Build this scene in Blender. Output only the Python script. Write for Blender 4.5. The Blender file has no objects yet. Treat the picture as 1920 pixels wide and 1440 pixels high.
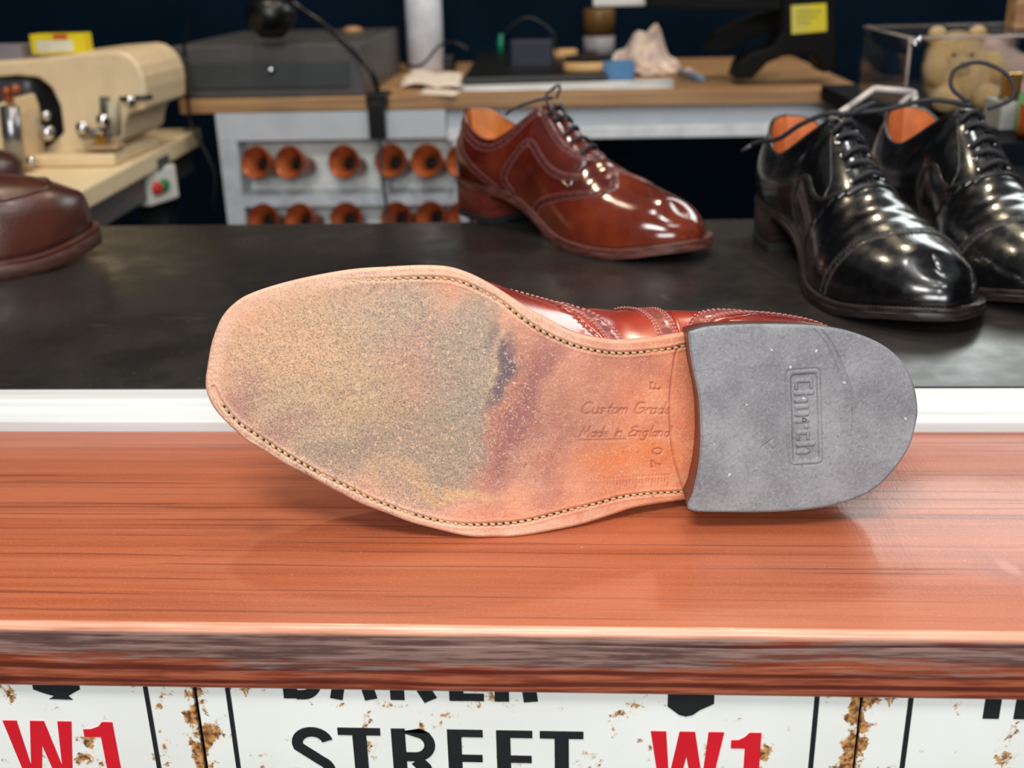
import bpy, math, random
import numpy as np
from mathutils import Vector, Matrix
random.seed(7)
C = bpy.context.scene.collection
PI = math.pi

# ------------------------------------------------------------------ camera
F_PX = 2050.0                      # focal length for a 1920 px wide frame
def _n(v):
    v = np.array(v, float); return v/np.linalg.norm(v)
_X = _n([34460, -60, -F_PX]); _D = _n([131, 5300, F_PX]); _D = _n(_D-_X*np.dot(_X, _D)); _Z = -_D
_Y = np.cross(_Z, _X)
if _Y[2] < 0: _Y = -_Y
W2C = np.array([_X, _Y, _Z])
CAM_H = .225
CAMP = np.array([0, 0, CAM_H])
cam = bpy.data.cameras.new('camera'); cam_o = bpy.data.objects.new('camera', cam); C.objects.link(cam_o)
_r = W2C @ np.array([1, 0, 0]); _u = W2C @ np.array([0, -1, 0]); _b = W2C @ np.array([0, 0, -1])
cam_o.matrix_world = Matrix(((_r[0], _u[0], _b[0], 0), (_r[1], _u[1], _b[1], 0), (_r[2], _u[2], _b[2], CAM_H), (0, 0, 0, 1)))
cam.sensor_width = 36; cam.lens = F_PX/1920*36; cam.clip_start = .01
cam.dof.use_dof = True; cam.dof.focus_distance = .462; cam.dof.aperture_fstop = 10.5
bpy.context.scene.camera = cam_o

# ------------------------------------------------------------------ world, lights, exposure
def srgb(r, g, b):
    return tuple(((c/255)/12.92 if c/255 <= .04045 else ((c/255+.055)/1.055)**2.4) for c in (r, g, b)) + (1,)
wd = bpy.data.worlds.new('world'); bpy.context.scene.world = wd; wd.use_nodes = True
wd.node_tree.nodes['Background'].inputs[0].default_value = (.85, .93, 1, 1)
wd.node_tree.nodes['Background'].inputs[1].default_value = .11
vs = bpy.context.scene.view_settings
vs.view_transform = 'Standard'; vs.look = 'None'; vs.exposure = 0.0; vs.gamma = 1
bpy.context.scene.cycles.use_denoising = True

def area(name, loc, target, sx, sy, power, col=(1, 1, 1), shape='RECTANGLE'):
    l = bpy.data.lights.new(name, 'AREA'); l.shape = shape; l.size = sx; l.size_y = sy; l.energy = power; l.color = col
    o = bpy.data.objects.new(name, l); C.objects.link(o); o.location = loc
    o.rotation_euler = (Vector(target)-Vector(loc)).to_track_quat('-Z', 'Y').to_euler()
    return o
area('ceiling_panel_light', (-.2, -.12, 1.05), (0, .42, 0), .5, .26, 11, (1, .98, .95))      # shop ceiling behind the camera
area('shop_window_light', (.15, -.95, .62), (0, .45, 0), .85, .42, 17.5, (.95, .98, 1))            # daylight behind the camera
area('wall_display_light', (.95, 2.1, .95), (.1, .5, 0), .75, .5, 7, (.93, 1, .98))            # lit display on the right of the back wall
for nm, x, y, e in (('ceiling_spot_light', .30, .62, 2.6), ('ceiling_spot_light', .05, .85, 2.6)):
    area(nm, (x, y, 1.5), (x, y, 0), .12, .12, e, (1, .98, .95), 'DISK')
area('ceiling_strip_light', (.45, .30, 1.3), (.3, .6, 0), .42, .05, 2.2, (1, .99, .97))
for nm, x, y, e in (('workbench_spot_light', -.45, 1.25, 5.), ('workbench_spot_light', .3, 1.6, 5.)):
    area(nm, (x, y, 1.4), (x, y+.1, 0), .08, .08, e, (1, .82, .58), 'DISK')

# ------------------------------------------------------------------ helpers
def ray(px, py): return W2C @ np.array([(px-960)/F_PX, (py-720)/F_PX, 1.])
def PZ(px, py, z): r = ray(px, py); return CAMP + r*((z-CAM_H)/r[2])
def PY(px, py, y): r = ray(px, py); return CAMP + r*(y/r[1])

def link(o, parent=None):
    C.objects.link(o)
    if parent is not None: o.parent = parent
    return o
def obj(name, verts, faces, mat, parent=None, smooth=True, fmat=None, uv=None):
    me = bpy.data.meshes.new(name)
    me.from_pydata([tuple(map(float, v)) for v in verts] if not isinstance(verts, np.ndarray) else verts.tolist(), [], faces if isinstance(faces, list) else faces.tolist())
    if isinstance(mat, (list, tuple)):
        for m in mat: me.materials.append(m)
    else: me.materials.append(mat)
    if smooth: me.polygons.foreach_set('use_smooth', [True]*len(me.polygons))
    if fmat is not None: me.polygons.foreach_set('material_index', fmat)
    me.update()
    return link(bpy.data.objects.new(name, me), parent)
def thing(name, label, cat, loc=(0, 0, 0), rotz=0, group=None):
    o = bpy.data.objects.new(name, None); C.objects.link(o); o.empty_display_size = .02
    o.location = tuple(loc); o.rotation_euler = (0, 0, rotz); o['label'] = label; o['category'] = cat
    if group: o['group'] = group
    return o
def tag(o, label, cat, group=None):
    o['label'] = label; o['category'] = cat
    if group: o['group'] = group
    return o
def struct(o): o['kind'] = 'structure'; return o
class MB:
    def __init__(s): s.v = []; s.f = []
    def add(s, v, f):
        n = len(s.v); s.v += [tuple(map(float, p)) for p in v]; s.f += [tuple(int(i)+n for i in q) for q in f]; return s
    def build(s, name, mat, parent=None, smooth=True, bevel=0, seg=2, auto=None):
        o = obj(name, s.v, s.f, mat, parent, smooth)
        if bevel:
            b = o.modifiers.new('bevel', 'BEVEL'); b.width = bevel; b.segments = seg; b.limit_method = 'ANGLE'; b.harden_normals = False
        return o
def box(x0, x1, y0, y1, z0, z1, mb=None):
    mb = mb or MB()
    return mb.add([(x0, y0, z0), (x1, y0, z0), (x1, y1, z0), (x0, y1, z0), (x0, y0, z1), (x1, y0, z1), (x1, y1, z1), (x0, y1, z1)],
                  [(0, 3, 2, 1), (4, 5, 6, 7), (0, 1, 5, 4), (1, 2, 6, 5), (2, 3, 7, 6), (3, 0, 4, 7)])
def extr(poly, a0, a1, axis='y', mb=None):
    """polygon in the plane across `axis`, thickened from a0 to a1"""
    mb = mb or MB(); n = len(poly)
    def p(u, w, a): return {'y': (u, a, w), 'z': (u, w, a), 'x': (a, u, w)}[axis]
    v = [p(u, w, a0) for u, w in poly]+[p(u, w, a1) for u, w in poly]
    A = sum(poly[i][0]*poly[(i+1) % n][1]-poly[(i+1) % n][0]*poly[i][1] for i in range(n))
    f = [tuple(range(n)), tuple(range(2*n-1, n-1, -1))]+[(i, i+n, (i+1) % n+n, (i+1) % n) for i in range(n)]
    flip = (A < 0) if axis in ('y', ) else (A > 0)
    if flip: f = [tuple(reversed(q)) for q in f]
    return mb.add(v, f)
def tube(pts, r, mb=None, n=10, cap=True, smooth_pts=0):
    mb = mb or MB(); pts = [Vector(tuple(p)) for p in pts]
    if smooth_pts: pts = catmull(pts, smooth_pts)
    rs = r if isinstance(r, (list, tuple)) else [r]*len(pts)
    if len(rs) != len(pts): rs = list(np.interp(np.linspace(0, 1, len(pts)), np.linspace(0, 1, len(rs)), rs))
    v = []; up = None
    for i, p in enumerate(pts):
        t = (pts[min(i+1, len(pts)-1)]-pts[max(i-1, 0)]).normalized()
        if up is None:
            up = t.orthogonal().normalized()
        else:
            up = (up-t*up.dot(t)).normalized()
        s = t.cross(up)
        for k in range(n):
            a = 2*PI*k/n; v.append(p+up*math.cos(a)*rs[i]+s*math.sin(a)*rs[i])
    f = []
    for i in range(len(pts)-1):
        for k in range(n): f.append((i*n+k, i*n+(k+1) % n, (i+1)*n+(k+1) % n, (i+1)*n+k))
    if cap: f += [tuple(range(n-1, -1, -1)), tuple(range((len(pts)-1)*n, len(pts)*n))]
    return mb.add(v, f)
def catmull(P, m, closed=False):
    P = [np.array(tuple(p), float) for p in P]; out = []; n = len(P)
    rng = n if closed else n-1
    for i in range(rng):
        a = P[i-1] if (closed or i > 0) else 2*P[0]-P[1]
        b = P[i]; c = P[(i+1) % n]; d = P[(i+2) % n] if (closed or i+2 < n) else 2*P[-1]-P[-2]
        for k in range(m):
            t = k/m
            out.append(.5*((2*b)+(-a+c)*t+(2*a-5*b+4*c-d)*t*t+(-a+3*b-3*c+d)*t**3))
    if not closed: out.append(P[-1])
    return [Vector(tuple(o)) if len(o) == 3 else o for o in out]
def lathe(prof, mb=None, n=28, axis='z', o=(0, 0, 0), cap=True):
    mb = mb or MB(); v = []
    for r, h in prof:
        for k in range(n):
            a = 2*PI*k/n; u, w = r*math.cos(a), r*math.sin(a)
            q = {'z': (u, w, h), 'y': (u, h, -w), 'x': (h, u, w)}[axis]
            v.append((q[0]+o[0], q[1]+o[1], q[2]+o[2]))
    f = []
    for i in range(len(prof)-1):
        for k in range(n): f.append((i*n+k, i*n+(k+1) % n, (i+1)*n+(k+1) % n, (i+1)*n+k))
    if cap and prof[0][0] > 1e-6: f.append(tuple(range(n-1, -1, -1)))
    if cap and prof[-1][0] > 1e-6: f.append(tuple(range((len(prof)-1)*n, len(prof)*n)))
    return mb.add(v, f)
def ball(c, r, mb=None, n=16, sc=(1, 1, 1)):
    prof = [(max(r*math.sin(PI*i/n), 1e-7), -r*math.cos(PI*i/n)) for i in range(n+1)]
    m = MB(); lathe(prof, m, n*2)
    mb = mb or MB()
    return mb.add([(p[0]*sc[0]+c[0], p[1]*sc[1]+c[1], p[2]*sc[2]+c[2]) for p in m.v], m.f)
def copy_tree(o, parent=None):
    c = o.copy(); C.objects.link(c)
    if parent is not None: c.parent = parent
    for ch in o.children: copy_tree(ch, c)
    return c
def sm(a, b, v):
    t = np.clip((v-a)/(b-a), 0, 1); return t*t*(3-2*t)

# ------------------------------------------------------------------ material helpers
class NT:
    def __init__(s, name):
        s.m = bpy.data.materials.new(name); s.m.use_nodes = True; s.t = s.m.node_tree; s.n = s.t.nodes; s.l = s.t.links
        s.b = s.n['Principled BSDF']; s.tc = s.n.new('ShaderNodeTexCoord'); s.co = s.tc.outputs['Object']
    def new(s, ty, **kw):
        x = s.n.new(ty)
        for k, v in kw.items():
            if hasattr(x, k): setattr(x, k, v)
            else: x.inputs[k.replace('_', ' ')].default_value = v
        return x
    def put(s, inp, v):
        if isinstance(v, (int, float)): inp.default_value = v
        elif isinstance(v, (tuple, list)): inp.default_value = v
        else: s.l.new(v, inp)
    def map(s, scale=(1, 1, 1), loc=(0, 0, 0), rot=(0, 0, 0), src=None):
        x = s.n.new('ShaderNodeMapping'); x.inputs['Scale'].default_value = scale; x.inputs['Location'].default_value = loc; x.inputs['Rotation'].default_value = rot
        s.l.new(src or s.co, x.inputs[0]); return x.outputs[0]
    def noise(s, scale, detail=4, rough=.55, dist=0, vec=None):
        x = s.n.new('ShaderNodeTexNoise'); x.inputs['Scale'].default_value = scale; x.inputs['Detail'].default_value = detail
        x.inputs['Roughness'].default_value = rough; x.inputs['Distortion'].default_value = dist
        s.l.new(vec or s.co, x.inputs['Vector']); return x.outputs[0]
    def ramp(s, fac, a, b, c0=0., c1=1.):
        x = s.n.new('ShaderNodeMapRange'); x.inputs[1].default_value = a; x.inputs[2].default_value = b; x.inputs[3].default_value = c0; x.inputs[4].default_value = c1
        x.interpolation_type = 'SMOOTHSTEP'; s.put(x.inputs[0], fac); return x.outputs[0]
    def mix(s, fac, a, b, mode='MIX'):
        x = s.n.new('ShaderNodeMix'); x.data_type = 'RGBA'; x.blend_type = mode
        s.put(x.inputs[0], fac); s.put(x.inputs[6], a); s.put(x.inputs[7], b); return x.outputs[2]
    def math(s, op, a, b=0.):
        x = s.n.new('ShaderNodeMath'); x.operation = op; s.put(x.inputs[0], a); s.put(x.inputs[1], b); return x.outputs[0]
    def sep(s, vec=None):
        x = s.n.new('ShaderNodeSeparateXYZ'); s.l.new(vec or s.co, x.inputs[0]); return x.outputs
    def bump(s, h, strength=.3, dist=.001, prev=None):
        x = s.n.new('ShaderNodeBump'); x.inputs['Strength'].default_value = strength; x.inputs['Distance'].default_value = dist
        s.l.new(h, x.inputs['Height'])
        if prev is not None: s.l.new(prev, x.inputs['Normal'])
        s.l.new(x.outputs[0], s.b.inputs['Normal']); return x.outputs[0]
    def blob(s, cx, cy, rx, ry, ang=0, warp=0., soft=.5, vec=None):
        """soft ellipse in object x,y; 1 inside, 0 outside"""
        v = vec or s.co
        m = s.n.new('ShaderNodeMapping'); m.vector_type = 'TEXTURE'
        m.inputs['Location'].default_value = (cx, cy, 0); m.inputs['Rotation'].default_value = (0, 0, ang); m.inputs['Scale'].default_value = (rx, ry, 1)
        s.l.new(v, m.inputs[0])
        q = s.sep(m.outputs[0])
        d = s.math('SQRT', s.math('ADD', s.math('MULTIPLY', q[0], q[0]), s.math('MULTIPLY', q[1], q[1])))
        return s.ramp(d, 1-soft, 1+soft, 1., 0.)
    def base(s, col, rough=.5, metal=0., **kw):
        s.put(s.b.inputs['Base Color'], col); s.put(s.b.inputs['Roughness'], rough); s.b.inputs['Metallic'].default_value = metal
        for k, v in kw.items(): s.put(s.b.inputs[k.replace('_', ' ')], v)
        return s.m
def plain(name, rgb, rough=.5, metal=0., var=.12, scale=30, bump=0., bscale=200, **kw):
    t = NT(name); a = srgb(*rgb)
    dark = tuple(c*(1-var) for c in a[:3])+(1,); lite = tuple(min(1, c*(1+var)) for c in a[:3])+(1,)
    m = t.base(t.mix(t.ramp(t.noise(scale), .3, .7), dark, lite), rough, metal, **kw)
    if bump: t.bump(t.noise(bscale), bump, .0005)
    return m

def leather_polished(name, rgb, dark, rough=.16, grain=.08, coat=.5, hue=None):
    t = NT(name)
    n1 = t.noise(22, 5, .6); n2 = t.noise(140, 3, .5)
    c = t.mix(t.ramp(n1, .3, .72), srgb(*dark), srgb(*rgb))
    if hue: c = t.mix(t.ramp(t.noise(11, 3), .5, .75), c, srgb(*hue))
    r = t.ramp(n2, .3, .8, rough*.75, rough*1.5)
    m = t.base(c, r, Coat_Weight=coat, Coat_Roughness=.14)
    t.bump(t.noise(900, 3, .6), grain, .0004)
    return m
M = {}
M['brown'] = leather_polished('chestnut leather', (98, 36, 22), (70, 20, 14), hue=(110, 44, 26))
M['brown_cap'] = leather_polished('chestnut toe leather', (122, 50, 28), (92, 32, 18), rough=.13)
M['brown_edge'] = leather_polished('burgundy brogue strip', (104, 44, 38), (80, 30, 28), rough=.3, grain=.4)
M['red'] = leather_polished('red brown leather', (170, 62, 44), (128, 36, 26), rough=.2, hue=(178, 80, 60))
M['red_edge'] = leather_polished('red brown brogue strip', (160, 74, 62), (124, 46, 40), rough=.35, grain=.5)
M['black'] = leather_polished('black leather', (15, 16, 18), (8, 8, 9), rough=.24, coat=.7)
M['black_edge'] = leather_polished('black seam', (40, 38, 38), (16, 15, 15), rough=.35, coat=.2, grain=.3)
M['pebble'] = leather_polished('pebbled dark brown leather', (92, 46, 34), (66, 30, 22), rough=.33, grain=.0, coat=.15)
def pebble():
    t = NT('pebble grain leather')
    c = t.mix(t.ramp(t.noise(20), .3, .7), srgb(62, 30, 23), srgb(86, 45, 33))
    m = t.base(c, .33, Coat_Weight=.3, Coat_Roughness=.2)
    v = t.n.new('ShaderNodeTexVoronoi'); v.inputs['Scale'].default_value = 700; t.l.new(t.co, v.inputs['Vector'])
    t.bump(v.outputs[0], .35, .0005); return m
M['pebble'] = pebble()
M['lining'] = plain('tan lining', (205, 118, 66), .55, var=.18, scale=60)
M['lining_orange'] = plain('orange tan lining', (196, 116, 48), .5, var=.2, scale=50)
M['lace'] = plain('black lace', (38, 38, 44), .7, var=.3, scale=900, bump=.6, bscale=1800)
M['perf'] = plain('perforation shadow leather', (48, 16, 14), .6)
M['perf_black'] = plain('perforation black leather', (6, 6, 7), .5)
M['perf_red'] = plain('perforation leather', (120, 52, 44), .6)
M['thread_brown'] = plain('brown stitch thread', (168, 108, 100), .7)
M['thread_black'] = plain('dark stitch thread', (70, 62, 60), .6)
M['chrome'] = plain('chrome', (200, 200, 205), .12, 1., var=.02)
M['brass'] = plain('brass', (214, 170, 80), .2, 1., var=.04)
M['rubber'] = plain('black rubber', (30, 30, 32), .6, bump=.3)

def sole_edge(name, a, b, rough=.35):
    t = NT(name); z = t.sep()[2]
    n = t.noise(1, 6, .7, vec=t.map((60, 60, 500)))
    m = t.base(t.mix(t.ramp(n, .35, .65), srgb(*a), srgb(*b)), rough); t.bump(n, .5, .0006); return m
M['edge_brown'] = sole_edge('brown sole edge', (58, 30, 26), (112, 66, 56))
M['edge_black'] = sole_edge('black sole edge', (16, 15, 15), (50, 41, 38))
M['edge_loafer'] = sole_edge('loafer sole edge', (52, 28, 22), (82, 48, 38), .5)
M['heel_stack'] = sole_edge('stacked heel leather', (82, 32, 24), (112, 50, 40), .3)
M['heel_black'] = sole_edge('black stacked heel', (18, 16, 16), (48, 34, 30), .3)

def sole_leather():
    t = NT('worn sole leather')
    # warped coordinates so that the stains have ragged outlines
    w = t.n.new('ShaderNodeTexNoise'); w.inputs['Scale'].default_value = 45; w.inputs['Detail'].default_value = 5; t.l.new(t.co, w.inputs['Vector'])
    sub = t.n.new('ShaderNodeVectorMath'); sub.operation = 'SUBTRACT'; t.l.new(w.outputs['Color'], sub.inputs[0]); sub.inputs[1].default_value = (.5, .5, .5)
    sc = t.n.new('ShaderNodeVectorMath'); sc.operation = 'SCALE'; t.l.new(sub.outputs[0], sc.inputs[0]); sc.inputs['Scale'].default_value = .035
    ad = t.n.new('ShaderNodeVectorMath'); ad.operation = 'ADD'; t.l.new(t.co, ad.inputs[0]); t.l.new(sc.outputs[0], ad.inputs[1])
    W = ad.outputs[0]
    fib = t.noise(1500, 3, .6, 1.2); fib2 = t.noise(700, 4, .65, 1.5); med = t.noise(60, 5, .6)
    c = t.mix(t.ramp(med, .35, .7), srgb(216, 126, 88), srgb(232, 152, 112))          # orange tan waist
    def st(cx, cy, rx, ry, a, col, k, soft=.5):
        nonlocal c
        f = t.blob(cx/1000, cy/1000, rx/1000, ry/1000, a, soft=soft, vec=W)
        c = t.mix(t.math('MULTIPLY', f, k), c, srgb(*col))
    st(215, -4, 92, 64, 0, (224, 158, 130), .95, .25)         # paler pink forepart
    st(222, -4, 68, 44, .1, (192, 164, 132), .9, .35)       # greenish beige worn field
    st(258, 18, 28, 22, 0, (220, 174, 132), .7, .6)          # sandy toe patch
    st(205, 26, 42, 14, .1, (178, 160, 138), .6, .7)
    st(204, 0, 14, 26, .15, (196, 136, 120), .55, .8)         # pink middle
    st(192, -24, 28, 24, 0, (146, 136, 122), .65, .6)         # grey green
    st(187, 12, 13, 28, .1, (158, 150, 134), .55, .6)
    st(222, -12, 22, 18, .2, (190, 160, 120), .45, .7)
    st(238, -30, 26, 9, -.45, (136, 124, 114), .55, .7)
    st(164, -8, 10, 42, .22, (190, 112, 96), .7, .6)
    st(160, -6, 6, 34, .22, (140, 88, 88), .6, .7)           # plum arc at the flex line
    st(169, 12, 3.6, 14, .25, (92, 82, 94), .85, .7)           # dark blue grey streak
    st(173, 2, 3.0, 12, .3, (100, 88, 98), .7, .8)
    st(176, 24, 3, 8, .3, (120, 94, 98), .6, .8)
    st(148, -22, 8, 26, .15, (166, 96, 84), .6, .7)
    st(132, -10, 12, 24, 0, (160, 104, 88), .45, .8)
    st(118, 14, 16, 6, 0, (166, 104, 96), .45, .8)
    st(112, -28, 20, 9, 0, (226, 126, 70), .75, .6)          # bright orange waist
    st(280, -12, 12, 8, -.6, (160, 104, 104), .5, .8)
    st(262, -24, 16, 4, -.45, (146, 104, 104), .45, .9)
    st(190, -44, 24, 3.2, .3, (222, 176, 122), .55, .7)      # pale scrape near the lower edge
    # pale scuffed rim: distance to the edge is stored in an attribute
    at = t.n.new('ShaderNodeAttribute'); at.attribute_name = 'rim'; rim = at.outputs['Fac']
    fx = t.ramp(t.sep()[0], .09, .17, .12, .95)
    c = t.mix(t.math('MULTIPLY', t.math('MULTIPLY', t.ramp(rim, .0035, .0085, 1., 0.), fx), t.ramp(med, .3, .6, .45, .95)), c, srgb(232, 184, 156))
    # fibres and specks
    worn = t.blob(.222, -.006, .07, .048, 0, soft=.4, vec=W)
    c = t.mix(t.math('MULTIPLY', t.ramp(fib, .47, .60), t.ramp(worn, 0, 1, .28, .72)), c, srgb(104, 92, 94))
    c = t.mix(t.math('MULTIPLY', t.ramp(fib2, .47, .34), t.ramp(worn, 0, 1, .4, .7)), c, srgb(236, 192, 156))
    c = t.mix(t.math('MULTIPLY', t.ramp(t.noise(420, 2), .68, .76), .5), c, srgb(100, 68, 62))
    a2 = t.n.new('ShaderNodeAttribute'); a2.attribute_name = 'stamp'
    c = t.mix(t.math('MULTIPLY', a2.outputs['Fac'], .38), c, srgb(140, 72, 56))
    m = t.base(c, t.ramp(t.sep()[0], .09, .16, .42, .8))
    b1 = t.bump(t.noise(900, 4, .7, 1.), .55, .0005); t.bump(t.noise(160, 4, .6), .25, .0012, b1)
    t.b.inputs['Specular IOR Level'].default_value = .35
    return m
M['sole'] = sole_leather()
def sole_side():
    t = NT('foreground sole edge')
    n = t.noise(1, 6, .7, vec=t.map((120, 120, 700)))
    c = t.mix(t.ramp(n, .35, .65), srgb(186, 106, 84), srgb(226, 166, 142))
    c = t.mix(t.ramp(t.noise(60), .6, .68), c, srgb(104, 44, 34))
    m = t.base(c, .55); t.bump(n, .4, .0005); return m
M['sole_side'] = sole_side()
def rubber_heel():
    t = NT('worn heel rubber')
    c = t.mix(t.ramp(t.noise(38, 5), .35, .7), srgb(116, 115, 118), srgb(142, 142, 144))
    c = t.mix(t.math('MULTIPLY', t.ramp(t.noise(900, 4, .7), .5, .68), .45), c, srgb(160, 160, 161))
    c = t.mix(t.math('MULTIPLY', t.ramp(t.noise(700, 3), .45, .33), .35), c, srgb(86, 86, 90))
    c = t.mix(t.ramp(t.noise(260, 1), .76, .79), c, srgb(196, 196, 196))
    m = t.base(c, .5)
    b1 = t.bump(t.noise(1, 5, .7, .6, vec=t.map((700, 420, 500), rot=(0, 0, .5))), .5, .0006)
    return m
M['heel_rubber'] = rubber_heel()

def wood_plank():
    t = NT('reddish stained wood')
    w = t.noise(3, 3, .5, vec=t.map((.6, 2, 2)))
    v = t.n.new('ShaderNodeVectorMath'); v.operation = 'ADD'; t.l.new(t.co, v.inputs[0])
    cb = t.n.new('ShaderNodeCombineXYZ'); t.l.new(t.math('MULTIPLY', w, .012), cb.inputs[1]); t.l.new(t.math('MULTIPLY', w, .02), cb.inputs[2]); t.l.new(cb.outputs[0], v.inputs[1])
    V = v.outputs[0]
    g1 = t.noise(1, 4, .6, vec=t.map((4, 260, 260), src=V)); g2 = t.noise(1, 5, .7, vec=t.map((14, 900, 900), src=V)); g3 = t.noise(1, 2, .5, vec=t.map((2.2, 70, 70), src=V))
    z = t.sep()[2]; y = t.sep()[1]; x = t.sep()[0]
    face = t.ramp(z, -.0035, -.0015, 1., 0.)                 # 1 on the front face
    c = t.mix(t.ramp(g1, .3, .7), srgb(160, 80, 48), srgb(178, 96, 62))
    c = t.mix(t.math('MULTIPLY', t.ramp(g3, .4, .7), .5), c, srgb(192, 112, 78))
    c = t.mix(t.math('MULTIPLY', t.ramp(t.noise(900, 3, .6), .5, .7), .3), c, srgb(206, 132, 100))
    c = t.mix(t.math('MULTIPLY', t.ramp(g2, .56, .68), .35), c, srgb(140, 68, 42))
    line = t.ramp(t.noise(1, 2, .4, vec=t.map((1.6, 420, 420), src=V)), .62, .66)
    c = t.mix(t.math('MULTIPLY', line, .55), c, srgb(108, 50, 32))
    # knots
    for kx, ky, rx, ry in ((.168, .385, .011, .009), (-.135, .415, .006, .004)):
        k = t.blob(kx, ky, rx, ry, 0, soft=.6, vec=V)
        c = t.mix(t.math('MULTIPLY', k, .45), c, srgb(132, 70, 50))
    kr = t.blob(.168, .387, .003, .006, .4, soft=.5, vec=V); c = t.mix(t.math('MULTIPLY', kr, .5), c, srgb(196, 130, 106))
    # white specks of dust
    c = t.mix(t.math('MULTIPLY', t.ramp(t.noise(330, 2), .74, .77), .7), c, srgb(206, 160, 136))
    # front face: grey-black stain in long torn patches, deep grain lines
    s1 = t.noise(1, 5, .65, vec=t.map((5, 48, 48), loc=(2.3, 0, 0), src=V)); s0 = t.noise(1, 4, .6, vec=t.map((34, 620, 620), src=V))
    top = t.ramp(z, -.027, -.006, -.17, .15)
    left = t.ramp(x, -.12, .05, .07, -.03)
    sm_ = t.math('ADD', t.math('ADD', s1, top), t.math('ADD', left, t.math('MULTIPLY', t.math('SUBTRACT', s0, .5), .35)))
    stain = t.math('MULTIPLY', t.ramp(sm_, .50, .60), face)
    fc = t.mix(t.ramp(s0, .35, .65), srgb(128, 58, 38), srgb(176, 98, 70))
    fc = t.mix(t.math('MULTIPLY', t.ramp(t.noise(1, 2, .4, vec=t.map((.9, 210, 210), loc=(5, 0, 0), src=V)), .58, .63), .85), fc, srgb(84, 34, 28))
    c = t.mix(face, c, fc)
    c = t.mix(t.math('MULTIPLY', stain, .85), c, t.mix(t.ramp(s0, .4, .62), srgb(84, 68, 66), srgb(140, 118, 110)))
    # pale arris: wear, plus a painted highlight where the rounded edge catches light
    ar = t.math('MULTIPLY', t.ramp(z, -.0040, -.0022), t.ramp(y, .3385, .3372))
    c = t.mix(t.math('MULTIPLY', ar, t.ramp(t.noise(1, 3, .5, vec=t.map((25, 400, 400))), .3, .6, .4, .85)), c, srgb(232, 170, 140))
    dl = t.ramp(t.noise(1, 2, .4, vec=t.map((.9, 150, 150), loc=(9, 0, 0), src=V)), .60, .635)
    c = t.mix(t.math('MULTIPLY', t.math('MULTIPLY', dl, face), .8), c, srgb(70, 30, 26))
    m = t.base(c, t.ramp(g2, .3, .7, .30, .42))
    t.b.inputs['Coat Weight'].default_value = .3; t.b.inputs['Coat Roughness'].default_value = .12
    t.b.inputs['Specular IOR Level'].default_value = .5
    b = t.bump(g2, .25, .0006); b = t.bump(line, .35, -.0006, b)
    # scraped patch with a cross-grain texture on the right
    sc = t.math('MULTIPLY', t.blob(.165, .43, .05, .075, 0, soft=.5), t.noise(1, 3, .6, vec=t.map((700, 160, 300), rot=(0, 0, .3))))
    t.bump(sc, .35, .0012, b)
    return m
M['plank'] = wood_plank()
def white_paint():
    t = NT('white painted wood'); n = t.noise(1, 4, .6, vec=t.map((2, 120, 160)))
    c = t.mix(t.ramp(n, .4, .7), srgb(214, 216, 215), srgb(196, 197, 194))
    c = t.mix(t.math('MULTIPLY', t.ramp(t.noise(1, 3, .6, vec=t.map((6, 400, 400))), .62, .72), .5), c, srgb(180, 172, 158))
    return t.base(c, .45)
M['white_trim'] = white_paint()
def counter_mat():
    t = NT('black laminate'); sp = t.noise(240, 3)
    c = t.mix(t.ramp(t.noise(9, 5), .3, .7), srgb(34, 31, 29), srgb(44, 41, 39))
    c = t.mix(t.math('MULTIPLY', t.ramp(sp, .68, .76), .35), c, srgb(110, 106, 100))
    c = t.mix(t.math('MULTIPLY', t.ramp(t.noise(1, 4, .7, vec=t.map((14, 90, 50), rot=(0, 0, .35))), .63, .76), .3), c, srgb(90, 86, 80))
    m = t.base(c, t.ramp(t.noise(30, 4), .3, .7, .24, .4)); t.bump(t.noise(500, 3), .05, .0004); return m
M['counter'] = counter_mat()
def enamel(name, x0, x1):
    t = NT(name); x = t.sep()[0]; z = t.sep()[2]
    c = t.mix(t.ramp(t.noise(12, 3), .35, .7), srgb(236, 236, 228), srgb(246, 246, 240))
    d = t.math('MINIMUM', t.math('SUBTRACT', x, x0), t.math('SUBTRACT', x1, x))       # distance to the side edges
    e = t.ramp(d, 0., .0085, .24, 0.)
    n = t.noise(150, 5, .72, .4)
    sel = t.ramp(t.noise(60, 2), .45, .62, -.14, .05)
    r = t.ramp(t.math('ADD', t.math('ADD', n, sel), e), .575, .63)
    rc = t.mix(t.ramp(t.noise(420, 4), .38, .62), srgb(104, 60, 30), srgb(206, 150, 88))
    halo = t.ramp(t.math('ADD', t.math('ADD', n, sel), e), .54, .60)
    c = t.mix(t.math('MULTIPLY', halo, .35), c, srgb(224, 190, 140))
    c = t.mix(r, c, rc)
    return t.base(c, t.math('ADD', t.math('MULTIPLY', r, .5), .3))
M['navy'] = plain('navy wall paint', (6, 25, 41), .9, var=.2, scale=4, Specular_IOR_Level=.08)
M['dark_floor'] = plain('dark floor', (26, 24, 24), .6)
M['letter_black'] = plain('black enamel lettering', (38, 40, 41), .35, var=.08)
M['letter_red'] = plain('red enamel lettering', (214, 34, 46), .35, var=.05)
M['cream'] = plain('cream machine paint', (226, 202, 162), .42, var=.05)
M['cream_table'] = plain('cream table laminate', (236, 214, 174), .45, var=.04)
M['charcoal'] = plain('charcoal metal', (80, 78, 77), .45, var=.08)
M['charcoal_dark'] = plain('dark charcoal metal', (60, 63, 64), .45, var=.08)
M['blackplastic'] = plain('black plastic', (12, 12, 13), .35)
M['steel'] = plain('brushed steel', (150, 150, 152), .3, .9)
M['white_lam'] = plain('white laminate', (196, 202, 208), .4, var=.03)
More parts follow.
